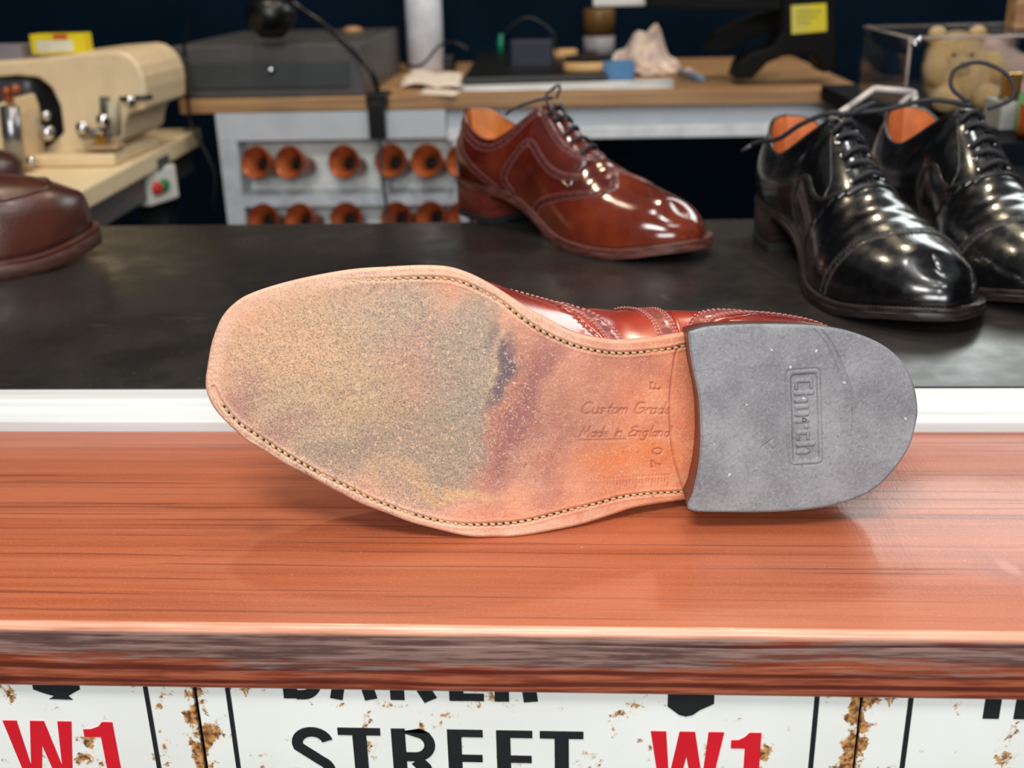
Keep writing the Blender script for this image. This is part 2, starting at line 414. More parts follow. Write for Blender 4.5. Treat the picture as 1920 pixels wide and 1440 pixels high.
M['white_box'] = plain('white plastic', (214, 212, 204), .4, var=.03)
def desk_wood():
    t = NT('light wood desk'); n = t.noise(1, 4, .6, vec=t.map((3, 90, 90)))
    return t.base(t.mix(t.ramp(n, .35, .65), srgb(150, 108, 70), srgb(186, 146, 102)), .45)
M['desk'] = desk_wood()
def copper():
    t = NT('terracotta copper'); c = t.mix(t.ramp(t.noise(40), .3, .7), srgb(132, 60, 28), srgb(178, 94, 50))
    return t.base(c, .35, .25)
M['copper'] = copper()
M['bore_shade'] = plain('dark bore', (10, 5, 4), .8)

# ------------------------------------------------------------------ the setting
wb = struct(box(-2.4, 2.4, 2.3, 2.4, -1.0, 1.9).build('wall_back', M['navy'], smooth=False))
wl = struct(box(-2.5, -2.4, -2.2, 2.4, -1.0, 1.9).build('wall_left', M['navy'], smooth=False))
wr = struct(box(2.4, 2.5, -2.2, 2.4, -1.0, 1.9).build('wall_right', M['navy'], smooth=False))
fl = struct(box(-2.4, 2.4, -2.2, 2.3, -1.1, -1.0).build('floor', M['dark_floor'], smooth=False))

# counter: front carcass, plank ledge, white trim, black top ------------------------
ZC = .012
YE = .338; YF = .3352; ZB = -.0285
pl = box(-.9, .9, YF, .515, ZB, 0).build('ledge_plank', M['plank'], bevel=.0028, seg=5)
tag(pl, 'reddish brown wooden ledge plank with dark worn front edge under the upturned shoe', 'wooden ledge')
prof = [(.5152, ZB), (.5152, .0045), (.5165, .0052), (.5285, .0068), (.5292, .0102), (.5305, .0112), (.5435, .0118), (.5435, ZB)]
wt = extr(prof, -.9, .9, 'x').build('counter_trim', M['white_trim'], smooth=False, bevel=.0006, seg=2)
tag(wt, 'white painted wooden trim strip running between the brown ledge and the black counter', 'trim strip')
ct = box(-.9, .9, .544, .945, -.02, ZC).build('countertop', M['counter'], bevel=.0015, seg=3)
tag(ct, 'black scratched laminate countertop carrying the standing shoes', 'countertop')
cr = thing('counter_base', 'dark counter base below the ledge, behind the street signs', 'counter base', (0, .6, -1.0))
box(-.9, .9, -.255, .34, 0, .9714-.0).build('carcass', plain('dark carcass', (30, 20, 16), .8), cr, smooth=False)

# ------------------------------------------------------------------ lettering strokes
def stroke(pts, w, mb, y, closed=False):
    """flat polyline letter stroke with mitred corners in the x-z plane"""
    P = [np.array(p, float) for p in pts]; n = len(P); L = []; R = []
    for i in range(n):
        a = P[i-1] if (i > 0 or closed) else None; b = P[i]; c = P[(i+1) % n] if (i < n-1 or closed) else None
        d1 = _n(b-a) if a is not None else _n(c-b); d2 = _n(c-b) if c is not None else d1
        n1 = np.array([-d1[1], d1[0]]); n2 = np.array([-d2[1], d2[0]]); m = _n(n1+n2); k = 1/max(.35, np.dot(m, n1))
        L.append(b+m*w/2*k); R.append(b-m*w/2*k)
    th = .00035
    v = [(q[0], y, q[1]) for q in L]+[(q[0], y, q[1]) for q in R]+[(q[0], y+th, q[1]) for q in L]+[(q[0], y+th, q[1]) for q in R]
    f = []; m_ = n if closed else n-1
    for i in range(m_):
        j = (i+1) % n
        f += [(i, j, n+j, n+i), (2*n+i, 3*n+i, 3*n+j, 2*n+j), (i, 2*n+i, 2*n+j, j), (n+i, n+j, 3*n+j, 3*n+i)]
    if not closed: f += [(0, n, 3*n, 2*n), (n-1, 3*n-1, 4*n-1, 2*n-1)]
    mb.add(v, f)
def arc(cx, cy, rx, ry, a0, a1, n=14): return [(cx+rx*math.cos(math.radians(a0+(a1-a0)*i/n)), cy+ry*math.sin(math.radians(a0+(a1-a0)*i/n))) for i in range(n+1)]
def letter(ch, x, z, w, h, t, y, mb, th=None):
    """capital letter, lower-left corner x,z; vertical stem t, horizontal bar th"""
    th = th or t*.62
    lay = [0]
    def step(): lay[0] += 1; return y+lay[0]*.00003
    def bar(x0, z0, x1, z1): box(x+x0, x+x1, (q := step()), q+.00035, z+z0, z+z1, mb)
    def S(p, ww): stroke([(x+a, z+b) for a, b in p], ww, mb, step())
    def poly(p):
        q = step(); extr([(x+a, z+b) for a, b in p], q, q+.00035, 'y', mb)
    if ch in 'EF':
        bar(0, 0, t, h); bar(t, h-th, w, h); bar(t, h*.53-th/2, w*.97, h*.53+th/2)
        if ch == 'E': bar(t, 0, w, th)
    elif ch == 'T': bar(0, h-th, w, h); bar(w/2-t/2, 0, w/2+t/2, h-th)
    elif ch == 'H': bar(0, 0, t, h); bar(w-t, 0, w, h); bar(t, h*.53-th/2, w-t, h*.53+th/2)
    elif ch in 'RB':
        bar(0, 0, t, h)
        tt = (t+th)/2; r = (h*.5-tt/2*0)/2
        top = [(t*.9, h-th/2), (w-h*.25, h-th/2)]+arc(w-h*.26-tt*.1, h*.74, h*.26-tt/2+tt*.1, h*.26-th/2, 90, -90)+[(t*.9, h*.48+th/2)]
        S(top, th*1.25)
        if ch == 'R': S([(w*.55, h*.48), (w*.72, h*.36), (w-t*.62, h*.22), (w-t*.5, 0)], t)
        else: S([(t*.9, h*.48+th/2), (w-h*.25, h*.48+th/2)]+arc(w-h*.26, h*.26, h*.26-tt/2, h*.26-th/2, 90, -90)+[(t*.9, th/2)], th*1.25)
    elif ch == 'A': S([(t*.45, 0), (w/2-t*.12, h)], t*.9); S([(w-t*.45, 0), (w/2+t*.12, h)], t*.9); bar(w*.26, h*.24, w*.74, h*.24+th)
    elif ch == 'K': bar(0, 0, t, h); S([(t*.8, h*.36), (w-t*.5, h)], t*.9); S([(w*.42, h*.55), (w-t*.4, 0)], t)
    elif ch == 'W':
        b = t*.5
        poly([(0, h), (w*.27-b, 0), (w*.27+b, 0), (w*.5, h*.62), (w*.73-b, 0), (w*.73+b, 0), (w, h), (w-t, h), (w*.73, h*.28), (w*.5+b, h), (w*.5-b, h), (w*.27, h*.28), (t, h)])
    elif ch == '1': poly([(w-t, 0), (w, 0), (w, h), (w-t*.75, h), (w-t*1.05, h*.93), (w*.25, h*.885), (0, h*.88), (0, h*.88-th), (w-t, h*.88-th)])
    elif ch == 'S':
        r = w/2; tt = t*.8
        pts = arc(w/2, h*.74, w/2-tt/2, h*.26-tt/2, 12, 200, 16)+arc(w/2, h*.27, w/2-tt/2, h*.27-tt/2, 60, -190, 20)
        S(pts, tt)

# ------------------------------------------------------------------ street signs under the ledge
YS = .3385
def sx(px, py=1370): return float(PY(px, py, YS)[0])
def sz(px, py): return float(PY(px, py, YS)[2])
def sign(label, pxa, pxb, borders, build):
    xa, xb = sx(pxa), sx(pxb); t = thing('street_sign', label, 'sign', ((xa+xb)/2, YS, -.155))
    def loc(x, z): return x-(xa+xb)/2, z+.155
    z1 = loc(0, ZB-.0005)[1]
    hw = (xb-xa)/2
    m = enamel('rusty white enamel', -hw, hw)
    box(-hw, hw, 0, .0022, 0, z1).build('enamel_plate', m, t, smooth=False, bevel=.0005)
    bm = MB()
    for pb in borders:
        x = loc(sx(pb), 0)[0]; box(x-.0009, x+.0009, -.0004, .0002, .006, z1, bm)
    if borders:
        box(loc(sx(borders[0]), 0)[0] if len(borders) > 1 else (-hw+.01 if borders[0] > 200 and pxb < 500 else loc(sx(borders[0]), 0)[0]), loc(sx(borders[-1]), 0)[0] if len(borders) > 1 else (loc(sx(borders[0]), 0)[0] if pxb < 500 else hw-.01), -.0004, .0002, .006, .0078, bm)
    bm.build('border_line', M['letter_black'], t, smooth=False)
    build(t, loc)
    return t
LY = -.0004
def word(txt, spans, ztop, h, tpx, t, loc, mat, name):
    for ch, (a, b) in zip(txt, spans):
        mb = MB(); xa, xb = loc(sx(a), 0)[0], loc(sx(b), 0)[0]
        letter(ch, xa, ztop-h, xb-xa, h, tpx/5000., LY, mb)
        mb.build(name, mat, t, smooth=False)
def mid(t, loc):
    zt = loc(0, sz(830, 1367))[1]
    word('STREET', ((545, 623), (633, 713), (733, 815), (838, 905), (930, 998), (1012, 1094)), zt, .0285, 27, t, loc, M['letter_black'], 'letter')
    zb = loc(0, sz(700, 1311))[1]
    word('BAKER', ((540, 612), (625, 713), (737, 822), (846, 910), (930, 1010)), zb+.0285, .0285, 27, t, loc, M['letter_black'], 'letter')
    zt = loc(0, sz(1320, 1372))[1]
    word('W1', ((1220, 1358), (1372, 1428)), zt, .030, 29, t, loc, M['letter_red'], 'red_letter')
    x0, x1 = loc(sx(1250), 0)[0], loc(sx(1336), 0)[0]; z0 = loc(0, sz(1290, 1341))[1]
    P = [(x0, z0+.014), (x0, z0+.004)]+[(x0+(x1-x0)*(.1+.6*u), z0+.003*(2*u-1)**2-.0004) for u in (0, .25, .5, .75, 1)]+[(x1, z0+.0055), (x1, z0+.014)]
    extr(P, LY, LY+.0005).build('emblem', M['letter_black'], t, smooth=False)
def left(t, loc):
    zt = loc(0, sz(110, 1352))[1]
    word('W1', ((10, 138), (157, 214)), zt, .030, 28, t, loc, M['letter_red'], 'red_letter')
    x0, x1 = loc(sx(80), 0)[0], loc(sx(166), 0)[0]; z0 = loc(0, sz(130, 1311))[1]; w = x1-x0
    P = [(x0, z0+.0045), (x0+w*.22, z0+.0028), (x0+w*.42, z0+.0016), (x0+w*.3, z0+.0002), (x0+w*.8, z0), (x0+w*.72, z0+.0017), (x0+w*.85, z0+.0032), (x1, z0+.0048), (x1, z0+.008), (x0, z0+.008)]
    extr(P, LY, LY+.0005).build('emblem', M['letter_black'], t, smooth=False)
def right(t, loc):
    zb = loc(0, sz(1870, 1347))[1]
    word('H', ((1838, 1926),), zb+.0285, .0285, 29, t, loc, M['letter_black'], 'letter')
sign('white enamel street sign reading BAKER STREET and W1, in the middle below the ledge', 379, 1607, (438, 1526), mid)
sign('rusty white street sign with a red W1, leftmost below the ledge', -860, 372, (287,), left)
sign('white street sign at the right end below the ledge, mostly outside the picture', 1612, 2840, (1700,), right)

# ------------------------------------------------------------------ shoe builder
MM = .001
def outline_dense(poly, m=14):
    return np.array([np.array(p) for p in catmull([np.array(p, float) for p in poly], m, closed=True)])
class Shoe:
    """A shoe as stations along its length (heel 0 -> toe L, mm). cross coordinate c in [-1,1]: 0 ridge or collar, +-1 feather edge."""
    def __init__(s, poly, L, p):
        s.L = L; s.p = p
        D = outline_dense(poly)
        it = int(np.argmax(D[:, 0])); ih = int(np.argmin(D[:, 0]))
        D = np.roll(D, -ih, 0); it = int(np.argmax(D[:, 0]))
        A = D[:it+1]; B = np.vstack([D[it:], D[:1]])[::-1]
        if A[:, 1].mean() < B[:, 1].mean(): A, B = B, A
        s.x0, s.x1 = D[:, 0].min(), D[:, 0].max()
        def mono(q):
            q = q.copy(); q[:, 0] = np.maximum.accumulate(q[:, 0]); return q
        s.A = mono(A); s.B = mono(B)
    def yo(s, x, side):
        q = s.A if side > 0 else s.B; return np.interp(x, q[:, 0], q[:, 1])
    def stations(s, n): return s.x0+(s.x1-s.x0)*(1-np.cos(np.linspace(0, PI, n)))/2
    def zs(s, x):           # underside of the outsole
        p = s.p; u = x/s.L
        return p['heel']*(1-sm(p.get('hb', .24), .6, u))+p['spring']*sm(.76, 1.02, u)**1.2
    def inset_pts(s, xs, side, d):
        """outline moved inward by d (function of x)"""
        x = xs; y = s.yo(xs, side); m = np.gradient(np.stack([x, y], 1), axis=0)
        m /= np.maximum(np.linalg.norm(m, axis=1, keepdims=True), 1e-9)
        nrm = np.stack([m[:, 1], -m[:, 0]], 1)*(1 if side > 0 else -1)
        dd = np.full_like(xs, d) if np.isscalar(d) else d
        return x+nrm[:, 0]*dd, y+nrm[:, 1]*dd, nrm
    def build_surface(s, NX=150, Mk=40):
        p = s.p; L = s.L; xs = s.stations(NX); u = xs/L; s.xs = xs; s.u = u; s.Mk = Mk
        # feather line: shrink about the centre line so the ends close nicely
        yA = s.yo(xs, 1); yB = s.yo(xs, -1); yc = (yA+yB)/2; hw = (yA-yB)/2
        ins = p.get('inset', 4.)*sm(.25, .5, u)+p.get('inset_heel', 1.6)*(1-sm(.25, .5, u))
        xf = s.x0+1.6+(xs-s.x0)*((s.x1-s.x0)-1.6-p.get('inset', 4.))/(s.x1-s.x0)
        hwf = np.maximum(hw-ins*np.minimum(1, hw/12), 0)
        zf = s.zs(xs)+p.get('thick', 8.)
        R = lambda key: np.interp(u, [a for a, b in p[key]], [b for a, b in p[key]])
        def smooth(arr):
            k = np.array([1, 2, 3, 2, 1])/9.; a = arr.copy()
            for _ in range(4): a = np.convolve(np.pad(a, 2, 'edge'), k, 'valid')
            return a
        ridge = smooth(R('ridge')); coll = R('collar'); op = R('open')
        xc = p['xc']
        isop = u < xc
        # smooth collar/open with dense control by catmull
        def cr(key):
            Q = np.array([np.array(q) for q in catmull([np.array(q, float) for q in p[key]], 10)]); return np.interp(u, Q[:, 0], Q[:, 1])
        coll = cr('collar'); op = np.maximum(cr('open'), 0); ridge = np.where(u > xc, cr('ridge'), 0)
        zT = np.where(isop, coll, ridge)
        oT = np.where(isop, op, 0)
        ycT = yc*p.get('yck', .75)+p.get('ysh', 0.)
        xT = xs-p.get('toe_back', 10)*sm(.84, 1., u)+p.get('heel_fwd', 5)*(1-sm(0, .12, u))
        s.isop = isop
        k = np.linspace(0, 1, Mk+1)[None, :]
        W = sm(.28, .47, u)[:, None]
        a = np.interp(u, [.3, .5, .75, 1], p.get('ea', [1.25, 1.1, .92, .85]))[:, None]; b = np.interp(u, [.3, .5, .75, 1], p.get('eb', [.85, .95, .9, .8]))[:, None]
        th = k*PI/2
        gF = 1-np.cos(th)**a; hF = np.sin(th)**b
        gR = k**1.5; hR = k
        g = gR*(1-W)+gF*W; h = hR*(1-W)+hF*W
        # ends: at the toe tip the profile must run in x as well
        res = {}
        for side in (1, -1):
            _, _, nrm = s.inset_pts(xs, side, 0.)
            nrm = np.nan_to_num(nrm)
            yF = yc+side*hwf; yT = ycT+side*oT
            bul = (p.get('bulge', 4.5)*(1-sm(.42, .6, u))*(.75+.25*sm(.05, .2, u)))[:, None]*np.sin(PI*np.clip(k, 0, 1)**.85)
            bul = bul*(1-.0*W)
            bul2 = (p.get('waist', 3.)*np.exp(-((u-p.get('wc', .42))/p.get('ww', .14))**2))[:, None]*np.sin(PI*np.clip(k*1.5, 0, 1))
            if side < 0 and p.get('flat'):       # the side this shoe rests on is pressed flat
                bul = bul*0-2.*np.sin(PI*k); bul2 = -p['flat']*np.exp(-((u-.45)/.2)**2)[:, None]*np.sin(PI*np.clip(k, 0, 1))
            X = xf[:, None]+(xT-xf)[:, None]*g+ -nrm[:, 0:1]*(bul+bul2)
            Y = yF[:, None]+(yT-yF)[:, None]*g+ -nrm[:, 1:2]*(bul+bul2)
            Z = zf[:, None]+(zT-zf)[:, None]*h
            # walking creases across the vamp
            cc = 1-k
            for (cu, am, wd_) in p.get('creases', []):
                sh = cu+.03*cc*cc
                Z = Z-am*np.exp(-((u[:, None]-sh)/wd_)**2)*np.clip(1-cc*1.15, 0, 1)**.6*np.sin(th)
            res[side] = np.stack([X, Y, Z], -1)
        res[-1][:, -1][~isop] = res[1][:, -1][~isop] = (res[1][:, -1][~isop]+res[-1][:, -1][~isop])/2
        s.S = res
        return s
    def at(s, u, c):
        """point and normal at length fraction u and cross coordinate c"""
        def P(u_, c_):
            side = 1 if c_ >= 0 else -1; G = s.S[side]; x = u_*s.L
            i = np.interp(x, s.xs, np.arange(len(s.xs))); j = (1-abs(c_))*s.Mk
            i = min(max(i, 0), len(s.xs)-1.001); j = min(max(j, 0), s.Mk-.001)
            i0, j0 = int(i), int(j); fi, fj = i-i0, j-j0
            return (G[i0, j0]*(1-fi)+G[i0+1, j0]*fi)*(1-fj)+(G[i0, j0+1]*(1-fi)+G[i0+1, j0+1]*fi)*fj
        e = .006; q = P(u, c)
        du = P(min(u+e, .999), c)-P(max(u-e, .001), c); c1 = min(c+.03, .999); c0 = max(c-.03, -.999)
        dc = P(u, c1)-P(u, c0)
        n = np.cross(du, dc); n = n/max(np.linalg.norm(n), 1e-9)
        ctr = np.array([u*s.L, 0, 20.])
        if np.dot(n, q-ctr) < 0: n = -n
        return q, n
    def upper(s, parent, cls, mats):
        """cls(u_centre, c_centre)-> part name; one mesh per part"""
        G = {}
        NX = len(s.xs)
        for side in (1, -1):
            A = s.S[side]
            for i in range(NX-1):
                for j in range(s.Mk):
                    uu = (s.u[i]+s.u[i+1])/2; c = side*(1-(j+.5)/s.Mk)
                    G.setdefault(cls(uu, c), []).append((side, i, j))
        out = {}
        for nm, cells in G.items():
            idx = {}; V = []; Fc = []
            def vid(side, i, j):
                if j == s.Mk and not s.isop[i]: side = 1
                if i in (0, NX-1): side = 1
                key = (side, i, j)
                if key not in idx: idx[key] = len(V); V.append(tuple(s.S[side][i, j]*MM))
                return idx[key]
            for side, i, j in cells:
                q = [vid(side, i, j), vid(side, i+1, j), vid(side, i+1, j+1), vid(side, i, j+1)]
                q2 = []
                for a in q:
                    if a not in q2: q2.append(a)
                if len(q2) < 3: continue
                if side < 0: pass
                else: q2 = q2[::-1]
                Fc.append(tuple(q2))
            out[nm] = obj(nm, V, Fc, mats.get(nm, mats['_']), parent)
            sd = out[nm].modifiers.new('thickness', 'SOLIDIFY'); sd.thickness = .0014; sd.offset = -1
        return out
    def ribbon(s, path, w, h, mb, m=10, prof=(0, 1, 1, 1, 0)):
        pts = catmull([np.array(q, float) for q in path], m)
        Q = [s.at(q[0], q[1]) for q in pts]; n = len(Q); V = []; npf = len(prof)
        for i in range(n):
            t = Q[min(i+1, n-1)][0]-Q[max(i-1, 0)][0]; t = t/max(np.linalg.norm(t), 1e-9); N = Q[i][1]; S_ = np.cross(N, t); S_ /= max(np.linalg.norm(S_), 1e-9)
            for j, pj in enumerate(prof):
                V.append((Q[i][0]+S_*(j/(npf-1)-.5)*w+N*(pj*h-.15))*MM)
        f = [(i*npf+j, (i+1)*npf+j, (i+1)*npf+j+1, i*npf+j+1) for i in range(n-1) for j in range(npf-1)]
        mb.add(V, f); return Q
    def dots(s, path, step, r, mb, off=.55, alt=None, zoff=0.):
        """punched holes along a path (small dark dishes)"""
        pts = catmull([np.array(q, float) for q in path], 24); Q = [s.at(q[0], q[1]) for q in pts]
        acc = 0; k = 0; last = Q[0][0]
        for i in range(1, len(Q)):
            acc += np.linalg.norm(Q[i][0]-last); last = Q[i][0]
            if acc >= step:
                acc = 0; k += 1; rr = r if (alt is None or k % 2) else alt
                N = Q[i][1]; t = Q[min(i+1, len(Q)-1)][0]-Q[i-1][0]; t /= max(np.linalg.norm(t), 1e-9); S_ = np.cross(N, t)
                c0 = Q[i][0]+N*off+S_*zoff; V = []
                for rad, hh in ((rr*1.35, -.1), (rr*1.1, .22), (rr*.8, .12), (rr*.3, .02)):
                    for q in range(10):
                        a = 2*PI*q/10; V.append((c0+(t*math.cos(a)+S_*math.sin(a))*rad+N*hh)*MM)
                f = [(a*10+q, a*10+(q+1) % 10, (a+1)*10+(q+1) % 10, (a+1)*10+q) for a in range(3) for q in range(10)]+[tuple(range(30, 40))]
                mb.add(V, f)
    def stitches(s, path, step, mb, off=.6, side=0., ln=1.3, w=.45):
        pts = catmull([np.array(q, float) for q in path], 24); Q = [s.at(q[0], q[1]) for q in pts]; acc = 0; last = Q[0][0]
        for i in range(1, len(Q)):
            acc += np.linalg.norm(Q[i][0]-last); last = Q[i][0]
            if acc >= step:
                acc = 0; N = Q[i][1]; t = Q[min(i+1, len(Q)-1)][0]-Q[i-1][0]; t /= max(np.linalg.norm(t), 1e-9); S_ = np.cross(N, t)
                c0 = Q[i][0]+N*off+S_*side
                V = [(c0+t*a*ln/2+S_*b*w/2+N*h_)*MM for h_ in (-.2, .25) for a, b in ((-1, 0), (-.5, 1), (.5, 1), (1, 0), (.5, -1), (-.5, -1))]
                f = [(0, 5, 4, 3, 2, 1), (6, 7, 8, 9, 10, 11)]+[(q, (q+1) % 6, 6+(q+1) % 6, 6+q) for q in range(6)]
                mb.add(V, f)
    def slab(s, parent, name, mat, lo, hi, grow=0., bottom=None, xa=None, xb=None, NX=110, smooth=True):
        """plate following the outline between two heights above the underside curve"""
        xs = s.stations(NX)
        if xa is not None: xs = np.array([xa]+[x for x in xs if xa+.3 < x < (xb or 1e9)-.3]+([xb] if xb else []))
        if xb is not None and xa is None: xs = np.array([x for x in xs if x < xb-.3]+[xb])
        rings = []
        V = []; f = []; n = len(xs)
        yA = s.yo(xs, 1); yB = s.yo(xs, -1); hw = (yA-yB)/2; yc = (yA+yB)/2
        g = grow*np.minimum(1, hw/10)
        lo_ = lo(xs) if callable(lo) else s.zs(xs)+lo; hi_ = hi(xs) if callable(hi) else s.zs(xs)+hi
        prof = [(0, .0, -.9), (0, .12, 0), (1, .88, 0), (1, 1, -.9)]
        cols = []
        for (dz, fr, ins) in prof:
            z = lo_+(hi_-lo_)*fr
            for side in (1, -1): cols.append(np.stack([xs+0*z, yc+side*np.maximum(hw+g+ins*np.minimum(1, hw/3), 0), z], 1))
        order = [0, 2, 4, 6, 7, 5, 3, 1]
        for i in range(n):
            for q in order: V.append(tuple(cols[q][i]*MM))
        m = 8
        for i in range(n-1):
            for q in range(m): f.append((i*m+q, (i+1)*m+q, (i+1)*m+(q+1) % m, i*m+(q+1) % m))
        f.append(tuple(range(m))); f.append(tuple(range((n-1)*m+m-1, (n-1)*m-1, -1)))
        o = obj(name, V, f, mat, parent, smooth)
        if smooth:
            o.data.set_sharp_from_angle(angle=math.radians(38))
        return o

OUT = [(0, 0), (2, 14), (8, 23), (20, 29), (40, 33), (62, 34), (85, 32.5), (108, 31), (130, 34), (155, 42), (180, 50), (200, 54), (220, 54), (242, 49), (262, 39), (278, 26), (286, 13), (289, 1),
       (287, -11), (279, -24), (264, -36), (246, -44), (226, -49), (206, -50), (184, -46), (160, -37), (135, -28), (110, -25), (85, -28), (60, -31), (35, -31), (15, -26), (4, -14)]
def mirror(o): return [(x, -y) for x, y in o][::-1]
def scale_out(o, k): return [(x*k, y*k) for x, y in o]

OXF = dict(heel=27, spring=10, thick=8., xc=.405,
           ridge=[(.38, 112), (.405, 108), (.46, 97), (.52, 84), (.58, 73), (.65, 63), (.72, 55.5), (.79, 50), (.86, 46), (.92, 42), (1, 33)], ea=[1.25, 1.15, 1.0, 1.05], eb=[.85, .95, .92, .95], toe_back=20,
           collar=[(0, 95), (.04, 93), (.10, 84), (.17, 76), (.24, 75), (.30, 82), (.36, 96), (.405, 107), (.45, 100)],
           open=[(0, 0), (.02, 9), (.05, 17), (.1, 23), (.17, 27), (.24, 28), (.3, 26), (.36, 17), (.405, 5), (.43, 0)],
           creases=[(.61, 1.1, .016), (.655, 1.2, .016), (.695, .8, .012)])

def finish_sole(s, t, edge, welt_c, heelm, rub, hb, thick_lo=5., brow=None):
    s.slab(t, 'outsole', edge, 0, thick_lo)
    w = s.slab(t, 'welt', welt_c, thick_lo-.2, thick_lo+3., grow=-.6, xa=None)
    # heel block
    HX = hb*s.L
    st_ = s.slab(t, 'heel', heelm, lambda x: 0*x+5.5, lambda x: s.zs(x)+.6, grow=-.4, xb=HX, smooth=True)
    s.slab(st_, 'top_piece', rub, lambda x: 0*x+0., lambda x: 0*x+5.7, grow=-.3, xb=HX+1)
    # welt stitches on the shelf
    return w
def welt_stitch(s, parent, mat, thick=8.):
    mb = MB(); xs = s.stations(150)
    for side in (1, -1):
        acc = 0; last = None
        for x in np.linspace(.3*s.L, s.x1-.8, 700):
            y = s.yo(x, side); yc = (s.yo(x, 1)+s.yo(x, -1))/2
            x2 = x-1.8*float(sm(.93, 1, x/s.L)); p = np.array([x2, yc+(y-yc)*(1-2.2/max(abs(y-yc), 3)), s.zs(np.array(x))+thick+.1])
            if last is not None: acc += np.linalg.norm(p-last)
            if last is None or acc > 2.4:
                if last is not None:
                    acc = 0
                    d = p-last; d = d/max(np.linalg.norm(d), 1e-9)
                    sd_ = np.array([-d[1], d[0], 0])
                    V = [(p+d*a*.8+sd_*b*.4+np.array([0, 0, h]))*MM for h in (-.2, .35) for a, b in ((-1, 0), (0, 1), (1, 0), (0, -1))]
                    mb.add(V, [(4, 5, 6, 7), (0, 1, 5, 4), (1, 2, 6, 5), (2, 3, 7, 6), (3, 0, 4, 7)])
            last = p
    return mb.build('welt_stitching', mat, parent, smooth=False)
def collar_parts(s, t, bind, lin):
    """lining inside the collar, insole, rolled top edge"""
    ii = [i for i in range(len(s.xs)) if s.isop[i]]
    ring = [s.S[1][i, -1] for i in ii][::-1]+[s.S[-1][i, -1] for i in ii][1:]
    tube([p*MM for p in ring], .0013, n=8).build('collar_binding', bind, t)
    V = []; f = []; n = len(ring); 
    levels = [(0, 0), (-8, -1.2), (-20, -1.), (-38, -2), (-60, -4)]
    cx = s.L*.2
    R = np.array(ring)
    for dz, ins in levels:
        for p in R:
            d = np.array([cx-p[0], -p[1], 0]); dn = d/max(np.linalg.norm(d), 1e-6)
            V.append((p+dn*(2.2-ins*.6)+np.array([0, 0, max(dz, -(p[2]-s.zs(np.array(p[0]))-9))]))*MM)
    for a in range(len(levels)-1):
        for i in range(n-1): f.append((a*n+i, a*n+i+1, (a+1)*n+i+1, (a+1)*n+i))
    obj('lining', V, f, lin, t)
    # insole
    xs = [x for x in s.stations(60) if 5 < x < s.L*.62]; V = []; f = []
    for x in xs:
        yA, yB = s.yo(x, 1), s.yo(x, -1); z = s.zs(np.array(x))+10
        for k in range(7): V.append(np.array([x, yB+4+(yA-yB-8)*k/6, z])*MM)
    for i in range(len(xs)-1):
        for k in range(6): f.append((i*7+k, (i+1)*7+k, (i+1)*7+k+1, i*7+k+1))
    obj('insole', V, f, lin, t)
def laces(s, t, us, cw, mat, eyelet, r=1.35, tongue=None, bind=None):
    # tongue seen in the slit and standing up behind it
    mb = MB(); s.ribbon([(u, 0.0) for u in np.linspace(us[0]-.02, us[-1]+.03, 8)], 7., .35, mb, 4); mb.build('tongue', tongue, t)
    fb = MB()
    for sd in (1, -1):
        s.ribbon([(u, sd*(.035+.25*max(0, .44-u))) for u in np.linspace(.408, us[-1]+.025, 8)], 1.3, .9, fb, 4)
    fb.build('facing_edge', bind, t)
    lb = MB(); eb = MB()
    for k, u in enumerate(us):
        for sd in (1, -1):
            q, n = s.at(u, sd*cw)
            lathe([(1.1, 0), (2.0, .25), (2.1, .55), (1.2, .7), (.7, .3)], (m := MB()), 12)
            rot = Vector(n).to_track_quat('Z', 'Y').to_matrix()
            eb.add([(Vector(tuple(q))+rot @ Vector(v)+Vector(n)*.1)*MM for v in m.v], m.f)
        for du in ((0, .004) if True else (0,)):
            pts = []
            for c in np.linspace(-cw, cw, 9):
                q, n = s.at(u+du*.0+.006*(c/cw)*(1 if k % 2 else -1), c); lift = 1.3+1.6*(1-(c/cw)**2)
                pts.append((q+n*lift)*MM)
        tube(pts, r*MM, lb, 8)
    eb.build('eyelets', eyelet, t)
    return lb
def lace_along(s, lb, pts, r=1.3):
    tube([np.array(p)*MM for p in pts], r*MM, lb, 8, smooth_pts=8)

def band_parts(s, t, pa, wd_, h, mb_, mp, mt, step, r, alt, st_step, offs, nm='brogue_band', ln=1.3, w=.45, m=6):
    b = MB(); s.ribbon(pa, wd_, h, b, m); o = b.build(nm, mb_, t)
    if step: p_ = MB(); s.dots(pa, step, r, p_, off=h-.1, alt=alt); p_.build('perforations', mp, o)
    q_ = MB()
    for d in offs:
        for e in (-1, 1): s.stitches(pa, st_step, q_, off=h-.1, side=e*d, ln=ln, w=w)
    q_.build('stitching', mt, o, smooth=False)
    return o

